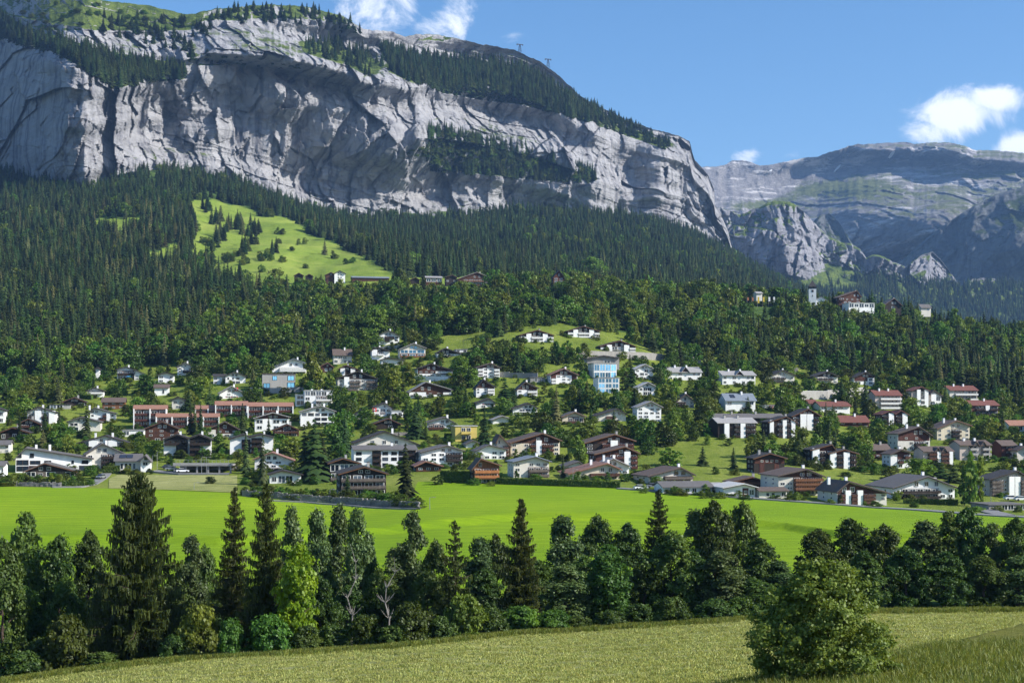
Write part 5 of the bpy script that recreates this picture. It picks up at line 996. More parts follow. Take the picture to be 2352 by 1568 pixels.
def church():
    d = 1118; m = d/F_; ox, oy, s = FCROP[7]; f = lambda x, y: (ox+x*s, oy+y*s)
    (x0, yb), (x1, yt) = f(688, 335), f(744, 205); _, yp = f(0, 152); xc = (x0+x1)/2; w = (x1-x0)*m; X = (xc-CX)/F_*d; Z = (YH-yb)*m; h = (yb-yt)*m; hp = (yb-yp)*m
    e = empty('church', (X, d, Z), radians(-8), 'white village church with a square tower, dark pointed roof and small nave on the hill', 'church')
    MB().box((0, w/2, h/2-4), (w, w, h+8)).build('tower', e, M['white'])
    a = w/2+.5; v = [(-a, w/2-a, h), (a, w/2-a, h), (a, w/2+a, h), (-a, w/2+a, h)]; b = w*.33; v += [(-b, w/2-b, h+(hp-h)*.42), (b, w/2-b, h+(hp-h)*.42), (b, w/2+b, h+(hp-h)*.42), (-b, w/2+b, h+(hp-h)*.42), (0, w/2, hp)]
    MB().add(v, [(3, 2, 1, 0), (0, 1, 5, 4), (1, 2, 6, 5), (2, 3, 7, 6), (3, 0, 4, 7), (4, 5, 8), (5, 6, 8), (6, 7, 8), (7, 4, 8)]).build('spire', e, M['r_dark'])
    put('belfry', ubox('darkmetal'), e, (0, w/2, h-.9), (w+.12, w+.12, 1.7))
    put('clock_face', ubox('frame_dark'), e, (0, -.06, h*.74), (1.7, .12, 1.7)); put('window', uwin('frame', 'glass', False), e, (0, -.04, h*.45), (.7, .14, 1.5))
    n = MB().prism_y([(w/2, -6), (w/2+9, -6), (w/2+9, h*.14), (w/2+4, h*.36), (w/2, h*.26)], 1, 15); n.build('nave', e, M['white'])
    r = MB().prism_y([(w/2+4, h*.375), (w/2+9.6, h*.11), (w/2+9.6, h*.14), (w/2+4, h*.405)], .4, 15.6); r.prism_y([(w/2+.02, h*.27), (w/2+4, h*.375), (w/2+4, h*.405), (w/2+.02, h*.30)], .4, 15.6); r.build('nave_roof', e, M['r_light'])
    RECTS.append((x0, x1+26, yp, yb-6, d)); HOUSES.append(('the church', xc, yp, yb, d, X))
church()
RECTS.append((1708, 1780, 676, 694, 1100))
# ------------------------------------------------------------------ trees: hand placed ones first
def near_house(x, y, kind='tree'):
    best = min([h for h in HOUSES if not h[0].startswith('@')], key=lambda h: ((h[1]-x)/1.0)**2+(((h[2]+h[3])/2-y)*1.6)**2); dx = x-best[1]; dy = y-best[3]
    rel = ('left of ' if dx < -14 else 'right of ' if dx > 14 else 'in front of ' if dy > 4 else 'behind ')
    return rel, best[0], best[1]
USED = {}
def uniq(label, group_base):
    USED.setdefault(label, []).append(1); return label
def spr(x, yb, yt, rpx, mesh=None, label='', name='spruce_tree', d=None, cat='spruce', lo=62):
    """a single spruce whose foot is seen at row yb and tip at row yt"""
    if d is None: X, Y, Z = ground_pt(x, yb, lo)
    else: Y = d; X = (x-CX)/F_*d; Z = float(gz(X, Y))
    top = (YH-yt)/F_*Y; h = max(4, top-Z); o = empty(name, (X, Y, Z-.2), rng.random()*6.28, label, cat)
    c = link('crown', mesh or LOWH[int(x) % 4], o); bh, br = (22, 4.2) if mesh is None else NEARDIM[mesh.name]; R = rpx/F_*Y; c.scale = (R/br, R/br, h/bh)
    t = link('trunk', TR_S, o); t.scale = (h/24, h/24, h/24)
    if mesh is not None:
        l = link('limbs', NEARLIMB[mesh.name], o); l.scale = c.scale
    return o
def bro(x, yb, yt, rpx, mesh, label, name='broadleaf_tree', d=None, cat='tree', dim=None, sink=0, tr=None):
    if d is None: X, Y, Z = ground_pt(x, yb)
    else: Y = d; X = (x-CX)/F_*d; Z = float(gz(X, Y))
    top = (YH-yt)/F_*Y; h = max(1.2, top-Z+sink); o = empty(name, (X, Y, Z-sink), rng.random()*6.28, label, cat)
    bh, br = dim or BD[mesh.name]; R = rpx/F_*Y; c = link('crown', mesh, o); c.scale = (R/br, R/br, h/bh)
    if tr is not False: t = link('trunk', tr or TR_B, o); t.scale = (max(.4, R/br), max(.4, R/br), h/13)
    return o
NEARDIM = {}; NEARLIMB = {}
def mknear(*a, **k):
    me, li = spruce_near(*a, **k); NEARDIM[me.name] = (a[1], a[2]*1.02); NEARLIMB[me.name] = li; return me
SN = [mknear(1, 24, 7.6, 27, 13, full=.8, shape=.72), mknear(2, 22, 4.6, 27, 10), mknear(3, 22, 4.8, 29, 10, full=.6), mknear(4, 20, 3.8, 19, 8, gap=.25, full=.7), mknear(5, 20, 4.6, 28, 11, full=.6, shape=.9)]
BD = {m.name: (13, r_) for m, r_ in zip(BRL, (5.2, 4.4, 3.6, 5.8))}
def mkb(seed, H, R, nc, nl, leaf, mat, prof=None, **k):
    me = leafy(seed, H, R, nc, nl, leaf, mat, prof, name='crown', **k); BD[me.name] = (H, R*1.12); return me
BNA = [mkb(60, 12, 4.0, 260, 70, .125, 'leaves_near', ELL, z0=.02, spread=.17), mkb(61, 12, 3.8, 260, 70, .125, 'leaves_near', ELL, z0=.02, spread=.17, lobes=12), mkb(66, 12, 3.2, 240, 70, .13, 'leaves_near', COL_, z0=.02, spread=.19)]
BNG = [mkb(62, 13, 2.2, 230, 70, .115, 'leaves_grey', COL_, z0=.02, spread=.30, lobes=9), mkb(63, 13, 2.9, 250, 70, .12, 'leaves_grey', COL_, z0=.02, spread=.24, lobes=10)]
BNL = mkb(64, 10, 3.2, 220, 70, .14, 'leaves_lime', ELL, z0=.04, spread=.18)
BUSH = [mkb(67, 4.5, 2.8, 120, 70, .12, 'leaves_near', lambda t: np.sqrt(np.clip(1-t**2, 0, 1))*.98+.08, z0=.02, spread=.2), mkb(68, 4.5, 2.9, 130, 70, .12, 'leaves', lambda t: np.sqrt(np.clip(1-t**2, 0, 1))*.98+.08, z0=.02, spread=.2)]
BIG = mkb(69, 8.3, 4.3, 640, 90, .074, 'leaves_olive', lambda t: np.sin(np.clip(t*.80+.20, 0, 1)*pi)**.7*1.02, z0=.0, spread=.12, flat=.6, lobes=16)
def md(x, off): return float(np.interp(x, XX, D_MEADOW))+off
# foreground spruces
spr(318, 0, 1076, 135, SN[0], 'huge dark spruce with sweeping drooping limbs, widest tree of the near belt', d=md(318, 11))
spr(538, 0, 1112, 66, SN[1], 'dark spruce just left of its taller twin in the near tree belt', d=md(538, 13))
spr(611, 0, 1100, 72, SN[2], 'tall dark spruce left of the yellow green maple in the near tree belt', d=md(611, 8))
spr(1045, 0, 1184, 60, SN[3], 'thin sparse spruce with two low spreading limbs in the middle of the near belt', d=md(1045, 12))
spr(1197, 0, 1137, 66, SN[4], 'dense pointed dark spruce right of the sparse one, standing above the field', d=md(1197, 9))
spr(1512, 0, 1118, 60, SN[1], 'dark spruce rising behind the leafy trees below the white workshop', d=md(1512, 40))
NB = [ # x, top row, half width, offset behind the meadow edge, mesh, label
 (62,1188,62,26,BNA[2],'tall dark leafy tree with a pointed top at the far left of the near belt'), (5,1250,70,14,BNA[0],'dark leafy tree cut by the left edge of the picture'), (135,1238,56,22,BNA[1],'dark round leafy tree second from the left edge in the near belt'),
 (205,1226,50,34,BNA[1],'dull green leafy tree left of the huge spruce'), (440,1236,44,26,BNG[1],'greyish leafy tree right of the huge spruce'), (470,1262,40,30,BNA[0],'leafy tree in the gap between the huge spruce and the twin spruces'),
 (670,1172,36,34,BNG[0],'slim grey green poplar leftmost of the poplar row'), (728,1178,42,34,BNG[1],'grey green poplar second in the poplar row'), (778,1166,34,36,BNG[0],'tallest slim grey green poplar of the row'), (820,1176,40,28,BNG[1],'wide grey green poplar right end of the poplar row'),
 (846,1228,26,32,BNG[0],'short slim poplar beside the gap that shows the field'), (686,1258,56,5,BNL,'bright yellow green maple lit by the sun beside the tall dark spruce'), (735,1330,46,14,BNA[0],'dark leafy tree under the poplars right of the maple'),
 (870,1310,42,20,BNA[1],'low green tree in the gap that shows the field'), (948,1182,46,30,BNG[1],'grey green leafy tree left of the sparse spruce'), (905,1265,40,30,BNG[0],'small grey green tree behind the bare dead tree'), (1000,1250,44,22,BNA[0],'round leafy tree touching the sparse spruce on its left'),
 (1102,1240,48,26,BNG[1],'greyish leafy tree between the sparse and the dense spruce'), (1140,1232,38,34,BNA[1],'small leafy tree just left of the dense pointed spruce'), (1293,1190,54,28,BNG[1],'grey green leafy tree right of the dense pointed spruce'), (1300,1300,62,12,BNG[1],'wide silvery tree low behind the shrubs'),
 (1400,1256,62,12,BNA[2],'cone shaped olive green tree at the meadow edge'), (1372,1192,54,36,BNA[0],'dark leafy tree behind the cone shaped one'), (1440,1206,50,36,BNA[1],'dark leafy tree left of the belt spruce below the workshop'), (1545,1228,80,18,BNA[0],'broad leafy tree in front of the belt spruce below the workshop'),
 (1596,1176,44,36,BNG[0],'slender grey green tree right of the belt spruce'), (1642,1156,56,34,BNA[1],'tall rounded tree standing highest in the right middle of the belt'), (1706,1162,48,34,BNA[0],'tall rounded tree second highest in the right middle of the belt'), (1655,1270,66,14,BNG[1],'silvery green tree above the low shrubs at the meadow edge'),
 (1745,1240,56,24,BNA[2],'leafy tree at the left side of the second field gap'), (1790,1290,44,20,BNG[1],'grey green tree sloping down to the second field gap'), (1732,1330,60,10,BNA[1],'wide leafy tree behind the lone meadow tree'),
 (1880,1222,64,22,BNA[0],'dark spreading tree behind the lone meadow tree'), (1955,1196,62,22,BNA[1],'dark spreading tree with a feathery top right of the lone meadow tree'), (2030,1212,58,20,BNA[0],'dark spreading tree third from the second field gap'), (2125,1200,58,26,BNG[1],'greyish tree in the right hand belt'),
 (2180,1180,52,26,BNA[2],'upright tree near the highest point of the right hand belt'), (2222,1172,56,24,BNA[1],'tallest tree of the right hand belt'), (2280,1206,46,24,BNG[1],'grey green tree right of the tallest belt tree'), (2335,1196,50,20,BNA[0],'dark tree at the right edge of the picture'), (2400,1200,60,24,BNA[1],'dark tree just outside the right edge'),
 (2080,1260,60,10,BNA[0],'low dark tree in front of the right hand belt'), (2170,1270,60,8,BNA[1],'low dark tree in front of the tallest belt tree'), (2260,1280,60,8,BNA[0],'low dark tree near the right end of the belt'), (2340,1280,56,8,BNG[1],'low grey green tree at the right end of the belt'), (1985,1270,56,8,BNA[2],'low upright tree right behind the lone meadow tree')]
for x, yt, r, off, me, lab in NB: bro(x, 0, yt, r, me, lab, d=md(x, off), sink=.3, name='poplar_tree' if 'poplar' in lab else 'maple_tree' if 'maple' in lab else 'broadleaf_tree', cat='maple' if 'maple' in lab else 'poplar' if 'poplar' in lab else 'tree')
for x, yt, r, off, k, lab in [(150,1425,60,4,1,'bright green shrub at the foot of the dark trees on the far left'),(55,1500,50,3,0,'dark low shrub in the lower left corner'),(100,1470,50,8,0,'dark shrub behind the bright one in the lower left'),(235,1500,44,3,0,'low shrub at the left foot of the huge spruce'),(455,1400,52,4,1,'bright green shrub right of the huge spruce'),(533,1428,34,1,1,'small round bright shrub between the spruces'),
    (400,1462,40,3,0,'low dark shrub at the right foot of the huge spruce'),(620,1420,58,2,1,'pale green shrub in front of the twin spruces'),(700,1440,44,3,0,'shrub under the yellow green maple'),(760,1440,44,4,0,'dark shrub right of the maple foot'),(838,1420,46,3,1,'light shrub with pale leaves left of the bare dead tree'),(905,1440,40,3,0,'low shrub at the foot of the bare dead tree'),(945,1392,54,4,1,'large light green shrub left of the sparse spruce'),
    (1070,1375,52,5,1,'bright green shrub at the foot of the sparse spruce'),(1130,1400,44,3,0,'shrub between the two pointed spruces'),(1195,1398,56,3,1,'wide green shrub in front of the dense spruce'),(1270,1405,50,2,1,'green shrub right of the dense spruce'),(1330,1418,44,2,0,'low shrub left of the cone shaped tree'),(1400,1405,44,2,0,'low shrub in front of the cone shaped tree'),
    (1546,1376,46,1,0,'round clipped looking bush alone at the meadow edge'),(1640,1380,56,3,0,'dark low shrub left of the lone meadow tree'),(1700,1376,44,4,1,'low green shrub just left behind the lone meadow tree'),(1470,1390,40,8,0,'dark shrub behind the meadow edge'),(1010,1420,36,3,0,'low shrub left of the bright one')]:
    bro(x, 0, yt, r, BUSH[k], lab, 'shrub', d=md(x, off), cat='shrub', sink=.3, tr=False)
bro(1890, 0, 1300, 172, BIG, 'lone rounded tree standing by itself in the mown meadow in the foreground', 'meadow_tree', d=93.5, sink=.4)
def bare(x, off, yt, lab, seed, m='birchbark', sp=2.2, name='dead_tree', cat='dead tree'):
    d = md(x, off); X = (x-CX)/F_*d; Z = float(gz(X, d)); h = (YH-yt)/F_*d-Z; e = empty(name, (X, d, Z), 0, lab, cat); r = random.Random(seed)
    pts = [(r.uniform(-.15, .15)*i, r.uniform(-.1, .1)*i, -.5+h*i/6) for i in range(7)]; MB().tube(pts, [.12*(1.05-i/6.3) for i in range(7)], 6).build('trunk', e, M[m]); b = MB()
    for k in range(26):
        t = r.uniform(.35, .97); p = Vector(pts[int(t*6)]); a = r.random()*6.28; L = sp*r.uniform(.4, 1)*(1.25-t); q = p+Vector((cos(a)*L*.5, sin(a)*L*.5, L*.35)); e2 = p+Vector((cos(a)*L, sin(a)*L, L*.95))
        b.tube([p, q, e2], [.04, .028, .010], 4)
        for s_ in range(2): a2 = a+r.uniform(-.9, .9); b.tube([q, q+Vector((cos(a2)*L*.4, sin(a2)*L*.4, L*r.uniform(.2, .6)))], [.03, .01], 3)
    b.build('branches', e, M[m])
bare(893, 9, 1268, 'bare dead tree with forked pale branches left of the sparse spruce', 3)
bare(806, 8, 1238, 'thin birch with a pale straight trunk below the poplar row', 5, sp=1.4, name='birch_tree', cat='birch')
for x, yt, n in ((640,1300,0),(900,1345,1),(980,1320,0),(1240,1290,1),(1480,1290,0),(1340,1280,1),(1590,1270,0),(1110,1310,1),(520,1330,0),(800,1350,0),(1840,1330,1),(240,1330,0),(60,1350,1),(150,1330,0),(400,1330,1)):
    bro(x, 0, yt, 50, BNA[n], 'dark leafy tree filling the shaded middle of the near belt', d=md(x, 18+n*3), sink=.5)
USED['dark leafy tree filling the shaded middle of the near belt'] = [o for o in COL.objects if o.get('label') == 'dark leafy tree filling the shaded middle of the near belt']
# village conifers placed by eye: x, foot row, tip row, half width
VS = [(103,1019,925,12),(136,1015,930,11),(199,1008,920,15),(437,998,920,11),(447,998,918,10),(461,1000,924,11),(501,1038,953,9),(557,995,922,14),(565,1088,988,14),(604,1116,983,12),(617,998,952,8),(722,1106,955,34),(700,1104,975,24),(793,1050,935,18),
 (931,1146,1012,29),(797,1146,1084,17),(954,1008,920,19),(977,1008,960,9),(916,1023,986,6),(1113,1023,935,20),(652,912,895,4),(1293,1097,1038,8),(1410,1001,936,10),(1160,943,868,24),(1614,1070,1022,13),(1685,1076,1024,14),(1718,947,908,10),(1897,977,920,9),(1912,977,926,8),
 (1987,952,867,15),(1994,1071,1031,11),(1823,849,815,9),(1881,852,818,10),(2154,1096,1050,26),(2190,1108,1060,20),(1518,878,842,9),(1180,938,888,12),(1357,968,932,7),(770,1060,985,14),(742,1098,1000,20),(2120,900,845,14),(2060,905,850,12),(1660,842,780,14),(2235,860,790,14),(45,1012,948,10),(215,905,860,9)]
for x, yb, yt, r in VS:
    rel, nk, _ = near_house(x, (yb+yt)/2); s_ = 'slim' if r < 11 else 'broad' if r > 17 else 'tall'
    lab = f"{s_} dark spruce standing {rel}{nk}"; o = spr(x, yb, yt, r*1.15, None, lab, lo=380); USED.setdefault(lab, []).append(o)
for x, yb, yt, r, lab in [(2231,1162,1047,15,'tall narrow poplar left of the wide white guest house drive at the lower right'),(2250,1156,1054,14,'slightly shorter narrow poplar touching the tall one at the lower right'),(2215,1160,1075,13,'lowest of the three narrow poplars at the lower right')]: bro(x, yb, yt, r, BRL[2], lab, 'poplar_tree', cat='poplar', d=dist_at(x, yb, 380))
for x, yb, yt, r, k, lab in [(1538,1070,1028,26,1,'round dark green tree alone on the grassy slope below the brown blocks'),(335,905,862,26,0,'large round tree left of the orange roofed terrace'),(462,915,868,30,0,'wide leafy tree above the orange roofed terrace'),(715,905,815,24,2,'tall oval tree between the concrete house and the reddish chalet'),(835,985,935,22,1,'round yellow green tree with a visible trunk below the bright gable house'),
    (1640,910,850,16,2,'bushy ash tree between the two cross gable houses'),(1800,948,892,24,0,'large round tree beside the red roofed villa'),(2110,1100,1055,36,0,'wide silvery willow between the stepped gable house and the guest house'),(2045,1106,1070,20,1,'round tree left of the silvery willow'),(1365,605+50,594,36,0,'bright green domed tree on the hilltop skyline'),(1305,660,615,24,1,'dark domed tree left of the bright one on the hilltop'),(900,920,850,30,0,'large dark leafy tree right of the large grey apartment house'),(2090,960,915,26,0,'grey green round tree below the framed glass house'),(2170,962,925,24,1,'grey green round tree under the highest red roof house')]:
    bro(x, yb, yt, r, BRL[k if k < 3 else 0], lab, d=dist_at(x, yb, 380), sink=.5)
# ---- masses
grow_forests(); grow_hill(); garden_shrubs()
def place(lst, meshes, name, cat, nmax, stuff, stufflab, hh):
    for q in range(len(lst)): X, Y, Z, h = lst[q][:4]; 
    def seen(q):
        x, y = scr(q[0], q[1], q[2]+hh*q[3]*.7); return -20 < x < 2372 and y > 0
    order = sorted(range(len(lst)), key=lambda i: -(lst[i][3]/lst[i][1]*(1 if seen(lst[i]) else 0))); top = set(order[:nmax])
    for i in order[:nmax]:
        X, Y, Z, h, r, w, v = lst[i]; x, y = scr(X, Y, Z+hh*h*.5); o = link(name, meshes[v]); o.location = (X, Y, Z); o.rotation_euler = (0, 0, r); o.scale = (w, w, h)
        size = 'small' if h < .45 else 'tall' if h > .85 else 'mid sized'; kind = ('olive larch' if v == 4 else 'dark spruce') if cat == 'spruce' else 'leafy tree'
        rel, nk, _ = near_house(x, y)
        if Y < 870 and y > np.interp(x, [0, 400, 800, 1200, 1600, 2352], [850, 815, 770, 735, 815, 860]): lab = f"{size} {kind} {rel}{nk}"
        else:
            col_ = 'far ' if Y > 1240 else ''
            lab = f"{size} {kind} of the {col_}wood " + rel.replace('in front of ', 'below ').replace('behind ', 'above ') + nk
        o['label'] = lab; o['category'] = 'larch' if 'larch' in lab else cat; o.name = 'larch_tree' if 'larch' in lab else o.name; USED.setdefault(lab, []).append(o)
    rest = [lst[i] for i in range(len(lst)) if i not in top]
    scatter_obj(stuff, [(q[0], q[1], q[2], q[3], q[4], q[5], q[6]) for q in rest], meshes, stufflab, cat if False else None)
CON = [(*q[:6], 4) if (rng.random() < (.13 if CX+q[0]/q[1]*F_ < 900 else .04) and q[1] < 1900) else q for q in CON]
place(CON, LOWH, 'spruce_tree', 'spruce', 240, 'conifer_forest', 'dark conifer forest covering the slopes below and on the cliff', 24)
place(BRO, BRL, 'broadleaf_tree', 'tree', 240, 'broadleaf_wood', 'green broadleaf wood on the hill behind the village', 12)
ORD = ['leftmost', 'second from left', 'third from left', 'fourth from left', 'fifth from left', 'sixth from left', 'seventh from left', 'eighth from left', 'ninth from left', 'tenth from left', 'eleventh from left', 'twelfth from left', 'thirteenth from left', 'fourteenth from left', 'fifteenth from left', 'sixteenth from left']
for lab, os_ in USED.items():
    if len(os_) < 2: continue
    os_.sort(key=lambda o: o.location[0]/o.location[1]); n = len(os_)
    for i, o in enumerate(os_):
        o['group'] = lab+' and its look-alikes'
        if n <= 18:
            w = ORD[i] if i < len(ORD) and i < n-1 else 'rightmost' if i == n-1 else ('second from right' if i == n-2 else 'third from right')
            o['label'] = lab+', '+w
print('conifers', len(CON), 'broadleaves', len(BRO))
# ------------------------------------------------------------------ roads, walls, hedges, cars, lamps
def ribbon(name, pts, w, mat, up=.05, lo=300, edge=.0):
    P3 = [ground_pt(x, y, lo, 900) for x, y in pts]; Q = []
    for (a, b) in zip(P3[:-1], P3[1:]):
        n = max(2, int(math.hypot(a[0]-b[0], a[1]-b[1])/2)); Q += [(a[0]+(b[0]-a[0])*k/n, a[1]+(b[1]-a[1])*k/n) for k in range(n)]
    Q.append(P3[-1][:2]); V = []
    for i, q in enumerate(Q):
        a = Q[max(0, i-1)]; b = Q[min(len(Q)-1, i+1)]; t = math.hypot(b[0]-a[0], b[1]-a[1]) or 1; nx, ny = -(b[1]-a[1])/t, (b[0]-a[0])/t
        z = float(gz(q[0], q[1]))+up+.25
        for s_ in (-.5, .5): V.append((q[0]+nx*w*s_, q[1]+ny*w*s_, z))
        for s_ in (-.5, .5): V[-2+int(s_ > 0)] = V[-2+int(s_ > 0)]
    m = MB(); n = len(Q); F = [(2*i, 2*i+1, 2*i+3, 2*i+2) for i in range(n-1)]
    VB = V+[(x, y, z-1.2) for x, y, z in V]; F2 = [(2*i, 2*i+2, 2*i+2+2*n, 2*i+2*n) for i in range(n-1)]+[(2*i+1, 2*i+1+2*n, 2*i+3+2*n, 2*i+3) for i in range(n-1)]
    m.add(VB, F+F2); return tag(m.build(name, None, M[mat]), kind='structure')
ribbon('village_road', [(1420,1122),(1560,1133),(1700,1143),(1900,1157),(2100,1171),(2352,1188),(2480,1198)], 4.2, 'asphalt', lo=330)
ribbon('side_road', [(2290,1158),(2262,1166),(2275,1176),(2310,1184)], 5, 'asphalt', lo=330)
ribbon('farm_path', [(120,1119),(180,1119),(212,1112),(228,1103),(240,1094),(247,1086)], 3.2, 'asphalt', lo=330)
ribbon('parking_lane', [(350,1082),(420,1088),(530,1088)], 6, 'asphalt', lo=380)
ribbon('footpath', [(600,1149),(700,1154),(800,1161),(900,1168),(960,1170)], 1.4, 'asphalt', lo=300)
ribbon('upper_road', [(1690,905),(1830,908),(1990,896)], 4.5, 'asphalt', lo=560)
def hay_strip():      # pale mown strip above the green field on the left
    m = MB(); V = []; n = 60
    for j in range(9):
        for i in range(n):
            x = 250+i*(545-250)/(n-1); yb = np.interp(x, [250, 400, 545], [1121, 1125, 1131])+.5; yt = np.interp(x, [250, 270, 545], [1100, 1091, 1092]); y = yb+(yt-yb)*j/8
            X, Y, Z = ground_pt(x, y, 350, 600); V.append((X, Y, Z+.12))
    me = mesh_np('mown_strip', V, grid_faces(9, n), M['hay'], True); tag(link('mown_strip', me), kind='structure')
hay_strip()
def wall(name, pts, h, mat, label, cat='wall', th=.5, lo=300, yb=0, stones=False, cope=None):
    P3 = [ground_pt(x, y, lo, 1300) for x, y in pts]; c = P3[len(P3)//2]; e = empty(name, c, 0, label, cat); m = MB()
    for a, b in zip(P3[:-1], P3[1:]):
        L = math.hypot(b[0]-a[0], b[1]-a[1]); rz = math.atan2(b[1]-a[1], b[0]-a[0]); k = max(1, int(L/6))
        for i in range(k):
            t = (i+.5)/k; x, y = a[0]+(b[0]-a[0])*t, a[1]+(b[1]-a[1])*t; z = float(gz(x, y)); m.box((x-c[0], y-c[1], z-c[2]+h/2-1), (L/k+.02, th, h+2), 0, rz)
    if stones:
        s = MB(); r = random.Random(4)
        for a, b in zip(P3[:-1], P3[1:]):
            L = math.hypot(b[0]-a[0], b[1]-a[1]); rz = math.atan2(b[1]-a[1], b[0]-a[0]); zz = -.3
            while zz < h:
                sh = r.uniform(.28, .6); t = r.uniform(-.5, 0)
                while t < L:
                    sw = r.uniform(.4, 1.3); u_ = (t+sw/2)/L
                    x, y = a[0]+(b[0]-a[0])*u_, a[1]+(b[1]-a[1])*u_; z = float(gz(x, y))
                    if zz < h-.5 or r.random() < .6: s.box((x-c[0], y-c[1]-th/2-r.uniform(.0, .3), z-c[2]+zz+sh/2+r.uniform(-.06, .06)), (sw*.96, .5, sh*.94), 0, rz+r.uniform(-.2, .2))
                    t += sw
                zz += sh
        h = h-.35
        o = s.build('stones', e, M['stone']); o['kind'] = 'stuff'
    m.build('wall_core' if stones else 'wall_panel', e, M[mat])
    if cope:
        q = MB()
        for a, b in zip(P3[:-1], P3[1:]):
            L = math.hypot(b[0]-a[0], b[1]-a[1]); rz = math.atan2(b[1]-a[1], b[0]-a[0]); k = max(1, int(L/6))
            for i in range(k):
                t = (i+.5)/k; x, y = a[0]+(b[0]-a[0])*t, a[1]+(b[1]-a[1])*t; z = float(gz(x, y)); q.box((x-c[0], y-c[1], z-c[2]+h+.08), (L/k+.02, th+.2, .14), 0, rz)
        q.build('coping', e, M[cope])
    return e
wall('stone_wall', [(560,1139),(640,1146),(760,1154),(860,1162),(962,1167)], 1.7, 'stone', 'rough grey stone retaining wall under the large dark balcony chalet', stones=True, lo=320, th=.8)
wall('stone_wall', [(20,1115),(80,1117),(140,1118)], 1.2, 'stone', 'rough stone wall overgrown with shrubs below the long white modern house', stones=True, lo=320, th=.8)
wall('retaining_wall', [(1330,824),(1440,824),(1520,828),(1610,836)], 3.6, 'concrete', 'long curved concrete retaining wall below the upper meadow', lo=640, cope='grey')
wall('retaining_wall', [(1640,843),(1760,850),(1830,854)], 2.2, 'stone', 'low dark stone wall under the right forest edge', lo=640, stones=True)
wall('retaining_wall', [(1826,918),(1900,917),(1985,908)], 4.0, 'grey', 'bright concrete road wall above the red roofed villa', lo=560, cope='white')
wall('retaining_wall', [(2090,1120),(2150,1118)], 3.0, 'grey', 'short pale retaining wall right of the silvery willow', lo=420, cope='white')
wall('retaining_wall', [(1105,862),(1235,870)], 2.4, 'concrete', 'grey garden wall behind the wood framed house', lo=600, cope='grey')
wall('garden_wall', [(575,900),(620,905),(705,900)], 2.6, 'grey', 'pale concrete garden wall below the concrete house', lo=560)
wall('garden_wall', [(952,874),(1036,874)], 2.2, 'white', 'long white garden wall under the long walled chalet', lo=600)
wall('garden_wall', [(845,1006),(980,1000)], 1.4, 'stone', 'low stone wall along the lane under the low dark chalet', lo=480)
wall('garden_wall', [(1935,772),(1950,771),(1985,775)], 1.5, 'offwhite', 'pale wall on the wooded hill', lo=800) if False else None
wall('garden_wall', [(855,806),(940,800),(980,786)], 2.0, 'grey', 'grey road wall beside the lone white chalet', lo=650)
def hedge(pts, h, label, th=1.6, lo=330, mat='hedge'):
    P3 = [ground_pt(x, y, lo, 1200) for x, y in pts]; c = P3[0]; C = []; r = np.random.default_rng(len(label)); core = MB()
    for a, b in zip(P3[:-1], P3[1:]):
        L = math.hypot(b[0]-a[0], b[1]-a[1]); n = int(L*h*26); t = r.random(n); x = a[0]+(b[0]-a[0])*t; y = a[1]+(b[1]-a[1])*t; s_ = (r.random(n)-.5)*th; zz = r.random(n)*h; k = r.random(n) < .35; zz[k] = h-r.random(k.sum())*.12
        s_[~k] = -th/2*(1-r.random((~k).sum())*.15); z = gz(x, y)
        rz = math.atan2(b[1]-a[1], b[0]-a[0]); x2 = x-np.sin(rz)*s_; y2 = y+np.cos(rz)*s_; C.append(np.stack([x2-c[0], y2-c[1], z+zz-c[2]], 1))
        kk = max(1, int(L/4))
        for i in range(kk): tt = (i+.5)/kk; xx, yy = a[0]+(b[0]-a[0])*tt, a[1]+(b[1]-a[1])*tt; core.box((xx-c[0], yy-c[1], float(gz(xx, yy))-c[2]+h/2-.2), (L/kk+.03, th-.35, h-.1), 0, rz)
    C = np.concatenate(C); n = len(C); nr = unit(r.normal(size=(n, 3))+np.array((0, -.6, .5))); u = unit(np.cross(nr, r.normal(size=(n, 3)))); vv, ff = quads(C, u*.17, np.cross(nr, u)*.13)
    o = empty('hedge', c, 0, label, 'hedge'); link('foliage', mesh_np('foliage', vv, ff, M[mat]), o); core.build('stems', o, M['floor'])
hedge([(1012,1107),(1080,1109)], 3.6, 'tall dark clipped hedge between the big spruce and the orange balcony chalet')
hedge([(1140,1111),(1280,1116),(1425,1121)], 2.0, 'long clipped green hedge along the field in front of the blue roofed and terracotta houses', lo=380)
hedge([(140,1117),(195,1117)], 1.8, 'clipped hedge by the farm path under the long white modern house')
hedge([(236,1088),(275,1087)], 2.6, 'dark hedge between the beige house and the low white hall', lo=400)
hedge([(1022,1006),(1075,1008)], 1.9, 'clipped hedge in front of the half balcony chalet', lo=480)
hedge([(1745,1112),(1780,1112)], 1.4, 'low hedge in front of the white centred chalet', lo=400)
hedge([(2075,1156),(2200,1160)], 1.6, 'row of clipped shrubs in front of the wide white guest house', lo=380)
hedge([(1590,1137),(1690,1142)], 1.0, 'very low hedge in front of the white workshop', lo=380)
hedge([(160,912),(212,918)], 2.2, 'curved dark hedge below the forest edge on the left', lo=560)
hedge([(855,850),(905,845)], 2.4, 'row of small clipped conifers on the garden slope under the white box house', lo=600)
hedge([(650,957),(705,962)], 1.8, 'trimmed hedge on the lawn right of the orange roofed terrace', lo=520)
def grassy(): pass
